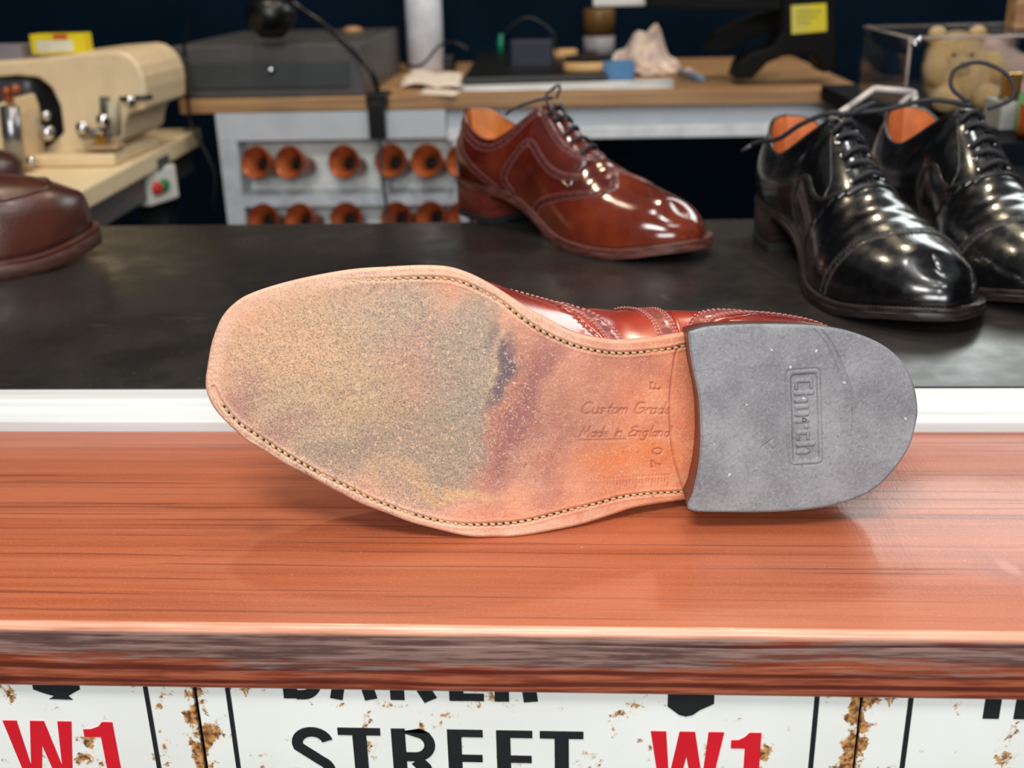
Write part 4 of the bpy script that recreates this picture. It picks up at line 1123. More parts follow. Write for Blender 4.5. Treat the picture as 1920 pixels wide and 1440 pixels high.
# blackletter-like heavy strokes: (u along the reading direction, v up)
K1, K2 = [], []
def stem(u, a, b): K1.append([(u, a), (u, b)])
def thin(*p): K2.append(list(p))
stem(4.6, 4.8, 9.6); K3 = [[(4.8, 4.0), (7.6, 4.2)], [(4.8, 10.4), (7.6, 10.2)], [(26.5, 4.1), (28.9, 4.2)], [(26.5, 8.3), (28.9, 8.2)]]
stem(9.8, 4.0, 10.4); stem(12.9, 4.0, 8.0); thin((9.8, 8.0), (12.9, 8.4))
stem(15.6, 4.2, 8.2); stem(18.6, 4.0, 8.2); thin((15.6, 3.8), (18.6, 4.0))
stem(21.4, 4.0, 8.2); stem(23.9, 7.7, 7.9); thin((21.4, 7.9), (23.9, 8.1))
stem(26.3, 4.8, 7.6)
stem(31.4, 4.0, 10.4); stem(34.5, 4.0, 8.0); thin((31.4, 8.0), (34.5, 8.4))
lift = np.zeros_like(XX)
for q in K1: lift = np.maximum(lift, groove(ua, ub, q, 1.65, .62, .3))
for q in K3: lift = np.maximum(lift, groove(ua, ub, q, 1.15, .62, .28))
for q in K2: lift = np.maximum(lift, groove(ua, ub, q, .7, .5, .25))
hd_ -= lift
hd_ = np.maximum(hd_, -.25)
for q in ([(59.5, -13), (63, -16)], [(62, -12.5), (61.4, -14.6)], [(61.4, -14.6), (59, -17)]): hd_ += groove(XX, YY, q, .6, .3, .3)
cl = [tuple(p) for p in catmull([np.array(q) for q in ((45.5, 34.6), (39, 28), (33.8, 19), (29.5, 10), (27.4, 2), (26.8, -7.5))], 8)]
cl2 = [(a+2.2, b-.4) for a, b in cl[:-8]]
hd_ += groove(XX, YY, cl, .7, .4, .3)+groove(XX, YY, cl2, .5, .3, .25)
Zh = hd_+.35
n_ = NA; Vh = [(HC[0]*MM, HC[1]*MM, float(Zh[0].mean())*MM)]
Vh = np.vstack([np.array(Vh), (np.stack([XX, YY, Zh], -1)*MM).reshape(-1, 3)])
gi = 1+np.arange(NR*NA).reshape(NR, NA)
Fh = np.stack([gi[:-1], np.roll(gi[:-1], -1, 1), np.roll(gi[1:], -1, 1), gi[1:]], -1).reshape(-1, 4)[:, ::-1].tolist()
Fh += [(0, int(gi[0, (k+1) % NA]), int(gi[0, k])) for k in range(NA)]
low = Vh[gi[-1]].copy(); low[:, 2] = .0062; nb = len(Vh); Vh = np.vstack([Vh, low])
Fh += [(int(gi[-1, k]), int(gi[-1, (k+1) % NA]), nb+(k+1) % NA, nb+k) for k in range(NA)]
Fh.append(tuple(nb+k for k in range(NA)))
# leather lifts under the rubber
vs_ = []; k_ = .985
for z in (6.0, 24.5):
    for t2, r2_ in zip(th[::4], rr[::4]): vs_.append(((HC[0]+math.cos(t2)*(r2_*k_-.5))*MM, (HC[1]+math.sin(t2)*(r2_*k_-.5))*MM, z*MM))
m_ = len(th[::4])
stack = obj('heel_stack', vs_, [tuple(range(m_))[::-1], tuple(range(m_, 2*m_))]+[(k, (k+1) % m_, m_+(k+1) % m_, m_+k) for k in range(m_)], M['heel_stack'], fs)
stack.data.set_sharp_from_angle(angle=math.radians(40))
tp = obj('top_piece', Vh, Fh, M['heel_rubber'], stack)
tp['label'] = 'worn black rubber heel with moulded lettering'

# ------------------------------------------------------------------ back desk and what stands on it
YD = 1.6; ZD = .048
desk = thing('workbench', 'long bench with light wood top and white front panels before the dark wall', 'desk', (0, YD, 0))
xl = float(PY(335, 195, YD)[0]); xr = float(PY(1622, 165, YD)[0])
box(xl, xr, 0, .55, ZD-.020, ZD).build('bench_top', M['desk'], desk, smooth=False, bevel=.002)
xw = float(PY(835, 200, YD)[0]); zb = float(PY(1300, 255, YD+.02)[2]); zm = float(PY(1300, 232, YD+.02)[2])
xr2 = float(PY(1605, 200, YD)[0])
xwl = float(PY(405, 230, YD)[0])
box(xw, xr2, .02, .05, zm, ZD-.020).build('apron_panel', M['white_lam'], desk, smooth=False)
zl = float(PY(600, 262, YD)[2]); box(xwl, xw-.0005, .0, .05, zl, ZD-.020).build('apron_panel', M['white_lam'], desk, smooth=False)
box(xw, xr2, .005, .05, zb, zm).build('lower_rail', plain('bright white laminate', (226, 228, 228), .35), desk, smooth=False, bevel=.002)
box(xr2-.04, xr2-.0, .06, .5, -1, ZD-.02).build('side_panel', M['charcoal_dark'], desk, smooth=False)
# white rack cabinet holding the copper funnels
rk = thing('rack_cabinet', 'white open rack under the bench holding the copper funnels', 'rack', (0, YD, -1.0))
rx0 = xwl; rx1 = float(PY(875, 300, YD)[0]); zt = zl+.9995
box(rx0, rx1, .05, .065, 0, zt).build('back_panel', plain('pale grey panel', (226, 228, 222), .5), rk, smooth=False)
box(rx0, rx0+.028, .0, .0498, 0, zt).build('side_panel', plain('rack side panel', (190, 196, 200), .4), rk, smooth=False)
box(rx1-.02, rx1, .0, .0498, 0, zt).build('side_panel', M['white_lam'], rk, smooth=False)
zsf = float(PY(650, 366, YD)[2])+1.0
box(rx0+.028, rx1-.02, .0, .0498, zsf-.016, zsf).build('shelf', plain('rack shelf', (196, 202, 208), .35), rk, smooth=False)
zsf2 = float(PY(650, 440, YD)[2])+1.0
box(rx0+.028, rx1-.02, .0, .0498, zsf2-.016, zsf2).build('shelf', M['white_lam'], rk, smooth=False)
xdv = float(PY(715, 300, YD)[0])
box(xdv-.006, xdv+.006, .02, .0498, zsf, zt).build('divider', M['white_lam'], rk, smooth=False)
# copper funnels
fun0 = None
def funnel(px, py, label):
    global fun0
    p = PY(px, py, YD-.02)
    if fun0 is None:
        t = thing('copper_funnel', label, 'funnel', p, 0, 'copper funnels in the white rack')
        lathe([(.0235, 0.), (.0245, .001), (.0240, .006), (.0205, .016), (.0165, .028), (.0145, .040), (.0138, .052), (.0095, .052), (.0095, .022), (.0115, .015), (.0175, .0085), (.0222, .002), (.0235, 0.)], n=32, axis='y', cap=False).build('body', M['copper'], t)
        lathe([(.0001, .024), (.0094, .024), (.0094, .028), (.0001, .028)], n=24, axis='y').build('bore', M['bore_shade'], t)  # dark disc across the throat, its inner shade put into the colour
        fun0 = t
    else:
        t = copy_tree(fun0); t['label'] = label; t.location = tuple(p)
    t.rotation_euler = (-.30+random.uniform(-.04, .04), 0, -.22+random.uniform(-.14, .1)); return t
ords = ['first', 'second', 'third', 'fourth', 'fifth', 'sixth']
for k, (px, py) in enumerate(((478, 304), (541, 304), (643, 303), (731, 301), (799, 301), (864, 301))):
    funnel(px, py, 'copper funnel lying in the upper row of the white rack, %s from the left' % ords[k])
for k, (px, py) in enumerate(((492, 412), (560, 411), (648, 410), (742, 409), (806, 408), (866, 408))):
    funnel(px, py, 'copper funnel in the lower row of the white rack, %s from the left' % ords[k])

def onbench(px, py): return PZ(px, py, ZD)
def bx_px(x0, x1, ytop, y, dep, name, mat, parent=None, zbase=None, bevel=.001, ybot=None):
    """box whose front face stands at depth y on the bench, spanning the given picture columns"""
    a = PY(x0, ytop, y); b = PY(x1, ytop, y); zb_ = ZD if zbase is None else zbase
    return box(a[0], b[0], y, y+dep, zb_, (a[2]+b[2])/2).build(name, mat, parent, smooth=False, bevel=bevel)
# cash drawer -------------------------------------------------
a = PY(333, 185, YD+.012); b = PY(682, 180, YD+.012)
cd = thing('cash_box', 'dark grey metal drawer box with a small shiny lock on the bench', 'drawer box', (a[0], YD+.012, ZD))
wdt = float(b[0]-a[0]); hgt = float(PY(500, 83, YD+.012)[2]-ZD)
box(0, wdt, 0, .36, 0, hgt).build('case', M['charcoal'], cd, smooth=False, bevel=.003)
dr = box(.022, wdt-.018, -.003, .01, .012, hgt-.022).build('drawer', M['charcoal_dark'], cd, smooth=False, bevel=.003)
xk = float(PY(505, 132, YD)[0]-a[0]); zk = float(PY(505, 132, YD)[2]-ZD)
lathe([(.0001, -.011), (.004, -.0105), (.0065, -.008), (.0075, -.003)], n=20, axis='y', o=(xk, 0, zk)).build('lock', M['chrome'], dr)
# things on the cash box
zc = ZD+hgt
p = PZ(662, 62, zc); tag(lathe([(.0001, 0), (.016, 0), (.017, .006), (.010, .010), (.0001, .011)], n=24, o=tuple(p)).build('tin_lid', M['desk']), 'small round wooden lid on the grey drawer box near the wall', 'lid')
# desk lamp ---------------------------------------------------
lp = thing('desk_lamp', 'black clamp lamp bending over the grey drawer box', 'lamp', PY(708, 190, YD-.005))
lo = np.array(lp.location)
def L_(px, py, y): return PY(px, py, y)-lo
cm = MB(); box(-.014, .016, -.018, .03, -.004, .012, cm); box(-.012, .012, -.02, -.008, -.05, .0, cm); box(-.008, .008, -.018, .02, -.05, -.042, cm); tube([(0, .006, -.045), (0, .006, -.015)], .004, cm)
cm.build('clamp', M['blackplastic'], lp, smooth=False, bevel=.002)
tube([L_(708, 182, YD), L_(706, 160, YD), L_(690, 125, YD), L_(655, 88, YD+.01), L_(610, 48, YD+.02), L_(570, 20, YD+.03), L_(545, 0, YD+.03), L_(520, -25, YD+.02)], .0042, n=10, smooth_pts=6).build('gooseneck', plain('black lamp arm', (24, 24, 26), .25, .3), lp)
hd = MB(); c0 = L_(505, -10, YD); c1 = L_(510, 70, YD-.01)
tube([c0, c0+(c1-c0)*.3, c0+(c1-c0)*.55, c0+(c1-c0)*.8, c1, c0+(c1-c0)*.95], [.016, .034, .036, .028, .016, .006], hd, 20)
hd.build('lamp_head', M['blackplastic'], lp)
tube([L_(709, 200, YD-.01), L_(712, 270, YD-.02), L_(716, 330, YD-.02), L_(724, 385, YD-.02), L_(730, 430, YD-.02)], .0022, n=8, smooth_pts=5).build('cord', plain('grey lamp cord', (70, 72, 76), .5), lp)
# cables hanging at left end
tag(tube([PY(352, 30, YD+.2), PY(345, 100, YD-.01), PY(352, 190, YD-.02), PY(362, 240, YD-.02), PY(400, 320, YD-.02), PY(398, 395, YD-.02)], .0022, n=8, smooth_pts=6).build('hanging_cable', M['blackplastic']), 'thin black cable hanging down over the left end of the bench', 'cable')
# spray can (white) ---------------------------------------------
p = onbench(800, 134)
sc_ = thing('spray_can', 'tall white spray can standing beside the grey drawer box', 'can', p)
lathe([(.026, 0), (.0315, .002), (.0315, .15), (.030, .156), (.029, .158)], n=32).build('can_body', plain('white can', (226, 230, 238), .4), sc_)
lathe([(.0285, .158), (.0285, .185), (.026, .19), (.0001, .19)], n=32).build('cap', plain('white cap', (230, 232, 236), .3), sc_)
tag(tube([PY(760, 122, 1.62), PY(790, 122, 1.60), PY(825, 85, 1.62), PY(850, 78, 1.68), PY(880, 92, 1.7)], .002, n=8, smooth_pts=6).build('black_cable', M['blackplastic']), 'thin black cable curling in front of the white spray can', 'cable')
p = onbench(842, 132); tag(box(p[0]-.016, p[0]+.012, p[1]-.02, p[1]+.02, ZD, ZD+.028).build('power_adapter', M['blackplastic'], smooth=False, bevel=.004), 'small black plug block at the foot of the white spray can', 'plug')
# paper / cloths
def sheet(name, label, cat, quad, mat, thick=.0015, bend=0., group=None, z=ZD):
    P_ = [PZ(px, py, z) for px, py in quad]; N = 8; V = []
    for i in range(N+1):
        for j in range(N+1):
            u, v = i/N, j/N; q = (P_[0]*(1-u)+P_[1]*u)*(1-v)+(P_[3]*(1-u)+P_[2]*u)*v
            V.append((q[0], q[1], z+.0006+thick+bend*(abs(math.sin(u*5+v*4))+.5*abs(math.sin(v*9-u*3)))))
    f = [(i*(N+1)+j, (i+1)*(N+1)+j, (i+1)*(N+1)+j+1, i*(N+1)+j+1) for i in range(N) for j in range(N)]
    o = obj(name, V, f, mat); sdm = o.modifiers.new('thickness', 'SOLIDIFY'); sdm.thickness = max(thick, .0006); sdm.offset = -1
    return tag(o, label, cat, group)
paper = plain('off white paper', (244, 228, 212), .7, var=.06, scale=20)
sheet('paper_wipes', 'crumpled cream paper lying in front of the white spray can', 'paper', ((750, 166), (862, 172), (868, 146), (770, 140)), paper, .001, .006)
sheet('paper_slip', 'flat cream paper slip in front of the crumpled paper on the bench', 'paper', ((785, 177), (850, 181), (872, 168), (800, 164)), paper, .0008, .0, z=ZD+.0002)
sheet('backing_sheet', 'long white sheet under the black mat along the bench edge', 'paper', ((850, 172), (1262, 166), (1262, 150), (850, 158)), plain('white sheet', (226, 228, 230), .5), .001)
# black mat / tray
P_ = [PZ(868, 160, ZD+.002), PZ(1140, 152, ZD+.002), PZ(1120, 106, ZD+.002), PZ(900, 108, ZD+.002)]
extr([(q[0], q[1]) for q in P_], ZD+.0025, ZD+.013, 'z').build('keyboard_tray', plain('black tray', (24, 23, 22), .4), smooth=False, bevel=.003)
tag(bpy.data.objects['keyboard_tray'], 'flat black tray lying on the middle of the bench', 'tray')
# green bottle + wire loop + cans
p = onbench(940, 106); 
gb = tag(lathe([(.0001, 0), (.0075, 0), (.0075, .03), (.004, .036), (.004, .042), (.0001, .043)], n=20, o=(p[0], p[1], ZD+.0)).build('green_bottle', plain('green glass', (10, 140, 100), .2)), 'small bright green bottle behind the black tray', 'bottle')
tag(tube([PY(945, 100, 1.95), PY(948, 60, 1.95), PY(990, 33, 1.95), PY(1035, 60, 1.95), PY(1045, 98, 1.95)], .0018, n=8, smooth_pts=8).build('wire_loop', M['blackplastic']), 'thin black cable arching behind the green bottle', 'cable')
nb_ = PY(1000, 72, 1.92); tag(box(PY(955, 75, 1.92)[0], PY(1038, 75, 1.92)[0], 1.92, 1.96, ZD, PY(1000, 74, 1.92)[2]).build('dark_case', plain('dark navy case', (16, 20, 44), .5), smooth=False, bevel=.004), 'dark navy pouch lying behind the black tray beside the green bottle', 'case')
p = onbench(1123, 100)
c2 = thing('paint_can', 'brown topped can with grey label in the middle of the bench', 'can', p)
lathe([(.030, 0), (.031, .001), (.031, .034)], n=32).build('label_band', plain('grey label', (160, 156, 160), .5), c2)
lathe([(.0312, .034), (.0312, .082), (.028, .086), (.0001, .086)], n=32).build('can_body', plain('ochre brown can', (120, 88, 46), .4), c2)
b_ = PY(1160, 5, 1.8); tag(box(PY(1112, 0, 1.8)[0], PY(1212, 0, 1.8)[0], 1.8, 1.86, PY(1160, 12, 1.8)[2], PY(1160, 12, 1.8)[2]+.05).build('white_monitor_base', M['white_box'], smooth=False, bevel=.003), 'white box edge just in view at the top above the brown can', 'box')
# brushes
def brush(px, py, label, lx, ly, rot, bristle=True):
    p = PZ(px, py, ZD+.013); t = thing('shoe_brush', label, 'brush', (p[0], p[1], ZD+.0135), rot)
    N = 28; pr = [(lx*math.cos(2*PI*k/N), ly*math.sin(2*PI*k/N)) for k in range(N)]
    z0 = 0 if not bristle else 0
    extr(pr, 0, .014, 'z').build('wooden_handle', plain('pale brush wood', (222, 176, 118), .4, var=.08), t, smooth=False, bevel=.003)
    if bristle: extr([(a*.93, b*.93) for a, b in pr], .0135, .023, 'z').build('bristles', plain('dark bristles', (28, 22, 20), .9), t, smooth=False, bevel=.001)
    return t
brush(1104, 133, 'oval wooden brush lying bristles up on the black tray, the larger front one', .040, .024, .1)
brush(1056, 108, 'small pale wooden brush behind the larger one on the black tray', .026, .016, .3, False)
p = onbench(1165, 152); tag(box(p[0]-.028, p[0]+.020, p[1]-.005, p[1]+.035, ZD+.0022, ZD+.029).build('blue_carton', plain('blue carton', (64, 116, 160), .5), smooth=False, bevel=.002), 'small light blue carton beside the brush and the crumpled cloth', 'carton')
# crumpled cloth
def cloth():
    p0 = onbench(1218, 140); N = 34; V = []; 
    for i in range(N+1):
        for j in range(N+1):
            u, v = i/N*2-1, j/N*2-1; r = math.hypot(u*.9, v)
            h = .066*math.exp(-((u+.05)**2*5.5+(v-.1)**2*3.5))+.030*math.exp(-((u+.62)**2*9+(v)**2*3))+.008*math.sin(u*13+v*4)*math.exp(-r*r)+.006*math.sin(v*15-u*6)*math.exp(-r)
            V.append((p0[0]+u*.062+.012*math.sin(v*5), p0[1]+v*.03+.006*math.sin(u*9), ZD+.0025+max(0., h)*(1 if r < 1.3 else .4)))
    f = [(i*(N+1)+j, (i+1)*(N+1)+j, (i+1)*(N+1)+j+1, i*(N+1)+j+1) for i in range(N) for j in range(N)]
    t = NT('stained rag'); c = t.mix(t.ramp(t.noise(26, 4), .4, .6), srgb(244, 222, 198), srgb(206, 182, 172)); c = t.mix(t.ramp(t.noise(40, 3), .6, .68), c, srgb(90, 100, 124))
    o = obj('polishing_rag', V, f, t.base(c, .85)); sdm = o.modifiers.new('thickness', 'SOLIDIFY'); sdm.thickness = .0012
    return tag(o, 'crumpled cream polishing rag with blue and brown stains heaped on the bench', 'rag')
cloth()
tag(tube([onbench(1272, 143)+np.array([0, 0, .008]), onbench(1300, 150)+np.array([0, 0, .006]), onbench(1318, 155)+np.array([0, 0, .0055])], [.004, .0045, .0035], n=12).build('glue_tube', plain('blue and white tube', (120, 150, 180), .4)), 'small pale blue tube lying beside the crumpled rag', 'tube')
# black machine stand with yellow sticker
YM = 1.66
st = thing('machine_stand', 'black cast metal machine with a yellow sticker on the right end of the bench', 'machine', (PY(1480, 140, YM)[0], YM, ZD))
so_ = np.array(st.location)
def q_(px, py, y=YM): v = PY(px, py, y)-so_; return (float(v[0]), float(v[2]))
body = [q_(1375, 148), q_(1385, 118), q_(1410, 98), q_(1450, 88), q_(1466, 60), q_(1468, -20), q_(1565, -20), q_(1572, 60), q_(1570, 135), q_(1540, 137), q_(1535, 112), q_(1520, 102), q_(1475, 104), q_(1440, 118), q_(1412, 148)]
body = [(a, max(b, 0.) if i in (0, 14, 8, 9) else b) for i, (a, b) in enumerate(body)]
extr(body, 0, .07, 'y').build('cast_leg', plain('black cast iron', (9, 9, 9), .6, Specular_IOR_Level=.15), st, smooth=False, bevel=.004)
extr([q_(1320, 96, YM+.12), q_(1340, 60, YM+.12), q_(1420, 25, YM+.12), q_(1470, 10, YM+.12), q_(1470, 60, YM+.12), q_(1400, 75, YM+.12), q_(1355, 100, YM+.12)], .12, .16, 'y').build('rear_arm', plain('black casting', (8, 8, 9), .6, Specular_IOR_Level=.15), st, smooth=False, bevel=.003)
ar_ = [q_(1215, -10), q_(1215, 12), q_(1300, 20), q_(1470, 22), q_(1470, -20)]
extr(ar_, 0.01, .09, 'y').build('upper_arm', plain('dark machine arm', (9, 9, 9), .6, Specular_IOR_Level=.15), st, smooth=False, bevel=.003)
yt = NT('yellow sticker'); yl = yt.base(yt.mix(yt.ramp(yt.sep()[0], .018, .026), srgb(214, 200, 78), srgb(226, 206, 30)), .4)
yk = [q_(1483, 10), q_(1549, 6), q_(1550, 58), q_(1484, 64)]
stk = extr(yk, -.0012, -.0002, 'y').build('warning_sticker', yl, st, smooth=False)
stk['label'] = 'yellow sticker'
lm = MB()
for k, (xa, xb) in enumerate(((1495, 1540), (1493, 1532), (1495, 1520))):
    a = q_(xa, 22+k*10); b = q_(xb, 22+k*10); box(a[0], b[0], -.0016, -.0011, a[1]-.0012, a[1]+.0012, lm)
lm.build('printed_lines', plain('olive print', (160, 146, 40), .5), st, smooth=False)

# ------------------------------------------------------------------ skiving machine on its table (left)
YT0 = 1.181; 
tb = thing('machine_table', 'cream topped table at the left carrying the cream machine', 'table', (-.9, YT0, -1.0))
def tl(p): return (float(p[0]+.9), float(p[1]-YT0))
pa, pb_ = PZ(150, 357, 0), PZ(376, 240, 0)
extr([tl((-1.45, pb_[1])), tl((pb_[0], pb_[1])), tl((pa[0], pa[1])), tl((-.62, pa[1]-.06)), tl((-1.45, pa[1]-.06))][::1], .975, 1.0, 'z').build('table_top', M['cream_table'], tb, smooth=False, bevel=.003)
extr([tl((-1.4, pb_[1]-.02)), tl((pb_[0]-.012, pb_[1]-.02)), tl((pa[0]-.015, pa[1]+.02)), tl((-1.4, pa[1]+.02))], .94, .9745, 'z').build('frame', M['charcoal'], tb, smooth=False)
for x_, y_ in ((pb_[0]-.06, pb_[1]-.06), (pb_[0]-.06, pa[1]+.05), (-1.38, pb_[1]-.06)):
    q = tl((x_, y_)); box(q[0]-.02, q[0]+.02, q[1]-.02, q[1]+.02, 0, .94).build('leg', M['charcoal_dark'], tb, smooth=False)
sw = thing('switch_box', 'cream switch box with red and green buttons under the cream table', 'switch', PY(300, 360, 1.42))
swo = np.array(sw.location)
a = PY(243, 388, 1.42)-swo; b = PY(285, 388, 1.42)-swo; c = PY(338, 372, 1.48)-swo; hh = .047
extr([(a[0], 0.), (b[0], 0.), (c[0], .06), (a[0]+.03, .06)], a[2], a[2]+hh, 'z').build('housing', M['white_box'], sw, smooth=False, bevel=.003)
box(float(a[0])+.015, float(b[0])+.01, .02, .06, float(a[2])+hh-.002, float(a[2])+hh+.012).build('bracket', M['charcoal_dark'], sw, smooth=False)
for nm, px, py, col, lab in (('stop_button', 297, 353, (206, 50, 36), 'red button'), ('start_button', 310, 347, (40, 120, 60), 'green button')):
    t_ = (px-285)/53.; q = b+(c-b)*max(0, t_); zz = float(PY(px, py, 1.42+.06*t_)[2]-swo[2])
    nn = _n([c[1]-b[1], -(c[0]-b[0]), 0]); cc_ = np.array([q[0], .06*t_, zz])
    o = tube([cc_-nn*.001, cc_+nn*.004, cc_+nn*.006], [.009, .009, .006], n=16).build(nm, plain(nm, col, .4), sw); o['label'] = lab

YK = 1.36
mc = thing('skiving_machine', 'cream painted leather skiving machine on the cream table at the left', 'machine', (PY(140, 300, YK)[0], YK, 0.0))
mo = np.array(mc.location)
def k_(px, py, y=YK): v = PY(px, py, y)-mo; return (float(v[0]), float(v[2]))
def K3(px, py, y): v = PY(px, py, y)-mo; return (float(v[0]), float(v[1]), float(v[2]))
hood = [k_(-60, 118), k_(60, 112), k_(150, 100), k_(215, 95)]+[k_(215+58*math.sin(a), 95+78*(1-math.cos(a))) for a in (.3, .6, .9, 1.2, 1.5)]+[k_(274, 205), k_(240, 214), k_(232, 240), k_(230, 262), k_(180, 292), k_(80, 330), k_(60, 330), k_(118, 250), k_(112, 200), k_(96, 165), k_(72, 146), k_(30, 142), k_(-60, 150)]
extr([(a, max(b, .001)) for a, b in hood], 0, .15, 'y').build('main_housing', M['cream'], mc, smooth=False, bevel=.006, seg=3)
col_ = [k_(22, 190), k_(70, 172), k_(80, 200), k_(86, 250), k_(98, 330), k_(40, 338), k_(34, 290), k_(30, 240)]
extr([(a, max(b, .001)) for a, b in col_], -.06, -.005, 'y').build('front_column', M['cream'], mc, smooth=False, bevel=.004, seg=3)
base_ = [k_(36, 318), k_(80, 305), k_(228, 258), k_(262, 262), k_(150, 330), k_(60, 352)]
xs_ = [a for a, b in base_]
box(min(xs_), max(xs_)-.02, -.04, .12, .0005, .016).build('base_plate', M['cream'], mc, smooth=False, bevel=.004)
box(k_(-60, 160)[0], k_(58, 160)[0], .001, .13, k_(0, 320)[1]*0+.02, k_(0, 148)[1]).build('belt_guard', plain('dark grey cover', (60, 62, 68), .4), mc, smooth=False, bevel=.01)
tube([K3(225, 186, YK-.01), K3(285, 182, YK-.01)], .003, n=8).build('lever', M['blackplastic'], mc)
tube([K3(196, 182, YK-.01), K3(197, 218, YK-.01)], .006, n=10).build('slot_knob', plain('olive grey slot', (70, 70, 56), .5), mc)
def rod(p, q, r, nm, mt): tube([p, q], r, n=14).build(nm, mt, mc)
rod(K3(193, 226, YK), K3(193, 226, YK-.03), .008, 'chrome_knob', M['chrome']); rod(K3(154, 240, YK), K3(154, 240, YK-.03), .008, 'chrome_knob', M['chrome'])
rod(K3(243, 189, YK), K3(243, 189, YK-.025), .006, 'chrome_knob', M['chrome']); rod(K3(88, 249, YK), K3(88, 249, YK-.03), .010, 'chrome_knob', M['chrome'])
rod(K3(86, 217, YK), K3(86, 217, YK-.03), .006, 'chrome_knob', M['chrome']); rod(K3(58, 303, YK-.06), K3(58, 303, YK-.07), .006, 'chrome_knob', M['chrome'])
rod(K3(150, 250, YK-.015), K3(205, 250, YK-.015), .006, 'chrome_rod', M['steel'])
box(k_(158, 0)[0], k_(172, 0)[0], -.03, -.02, k_(0, 268)[1], k_(0, 246)[1]).build('brass_guide', M['brass'], mc, smooth=False, bevel=.001)
mb = MB(); box(k_(134, 0)[0], k_(200, 0)[0], -.035, -.003, .02, k_(0, 268)[1], mb); mb.build('presser_block', plain('tan grey block', (176, 148, 118), .4, .3), mc, smooth=False, bevel=.004)
rod(K3(210, 188, YK-.004), K3(212, 250, YK-.004), .010, 'guide_post', plain('grey green post', (168, 160, 134), .4), )
rod(K3(18, 200, YK-.1), K3(28, 310, YK-.1), .011, 'steel_shaft', M['steel'])
for k, (px, py) in enumerate(((28, 168), (12, 173), (15, 184))): rod(K3(px, py, YK-.07), K3(px, py, YK-.08), .006, 'copper_screw', M['copper'])
# boxes on top of the machine
def mtop(px, py, y): return PY(px, py, y)
a = mtop(62, 112, YK+.03); b = mtop(160, 106, YK+.03); zt_ = float(PY(110, 78, YK+.03)[2]); zb_ = float(PY(110, 104, YK+.03)[2])
HT = k_(100, 104)[1]
yb = thing('yellow_box', 'yellow and white carton with a red stripe lying on top of the cream machine', 'carton', (a[0], YK+.03, k_(110, 105)[1]+.0005))
w_ = float(b[0]-a[0]); hb_ = .0235
box(0, w_, 0, .028, 0, hb_).build('carton', plain('yellow carton', (222, 200, 30), .4), yb, smooth=False, bevel=.001)
box(w_*.12, w_*.80, -.0006, .0002, .003, hb_*.68).build('white_label', plain('white label', (214, 210, 190), .5), yb, smooth=False)
box(w_*.45, w_*.72, -.0007, .0002, hb_*.75, hb_*.98).build('red_print', plain('red print', (200, 70, 40), .5), yb, smooth=False)
a = PY(-40, 118, YK+.03); b = PY(49, 116, YK+.03)
tag(box(a[0], b[0], YK+.02, YK+.07, k_(110, 105)[1]-.006, k_(110, 105)[1]+.012).build('grey_box', plain('grey carton', (128, 122, 128), .5), smooth=False, bevel=.001), 'flat grey carton on the machine top left of the yellow one', 'carton')

# ------------------------------------------------------------------ right side: acrylic case with bears, white frame, small goods
YA = 1.22
sh = thing('display_shelf', 'dark low shelf at the right behind the black shoes, carrying the clear case', 'shelf', (PY(1800, 230, YA)[0], YA, -1.0))
zsh = float(PY(1780, 222, YA)[2]); 
box(-.075, .45, -.17, .35, .98+zsh, 1.0+zsh-.0003).build('shelf_top', plain('dark shelf', (9, 14, 20), .8, Specular_IOR_Level=.1), sh, smooth=False)
box(-.07, .44, -.16, .34, 0, .98+zsh-.0003).build('cabinet', plain('dark cabinet', (18, 22, 28), .6), sh, smooth=False)
gl = NT('clear acrylic'); gl.base((.96, .95, .93, 1), .04, Transmission_Weight=1.0, IOR=1.12, Alpha=.55); M['acrylic'] = gl.m
a = PY(1692, 225, YA); b = PY(1692, 72, YA); x0 = float(a[0]); x1 = x0+.34; z1 = float(b[2])
cs_ = thing('acrylic_case', 'clear acrylic display case with stuffed bears inside, at the right edge', 'display case', (x0, YA, zsh))
h_ = z1-zsh
box(0, .34, 0, .003, 0, h_).build('front_pane', M['acrylic'], cs_, smooth=False); box(0, .003, .0031, .2, 0, h_).build('side_pane', M['acrylic'], cs_, smooth=False)
box(0, .34, .2, .203, 0, h_).build('back_pane', M['acrylic'], cs_, smooth=False); box(0, .34, 0, .203, h_, h_+.003).build('lid', M['acrylic'], cs_, smooth=False)
ed = MB(); 
for p, q in (((0, 0, h_), (.34, 0, h_)), ((0, 0, 0), (0, 0, h_)), ((0, 0, h_), (0, .2, h_)), ((0, .2, h_), (.34, .2, h_))): tube([p, q], .0016, ed, 6)
ed.build('edge', plain('milky acrylic edge', (150, 140, 132), .2), cs_)
for q in ((.004, -.002, h_-.006), (.008, -.002, h_-.002)): lathe([(.0001, -.004), (.004, -.003), (.005, 0)], n=14, axis='y', o=q).build('corner_screw', M['chrome'], cs_)
def fur(name, rgb):
    t = NT(name); a = srgb(*rgb); m = t.base(t.mix(t.ramp(t.noise(300, 4), .35, .65), tuple(c*.7 for c in a[:3])+(1,), a), .9, Sheen_Weight=.5); t.bump(t.noise(500, 4, .7), 1., .004); return m
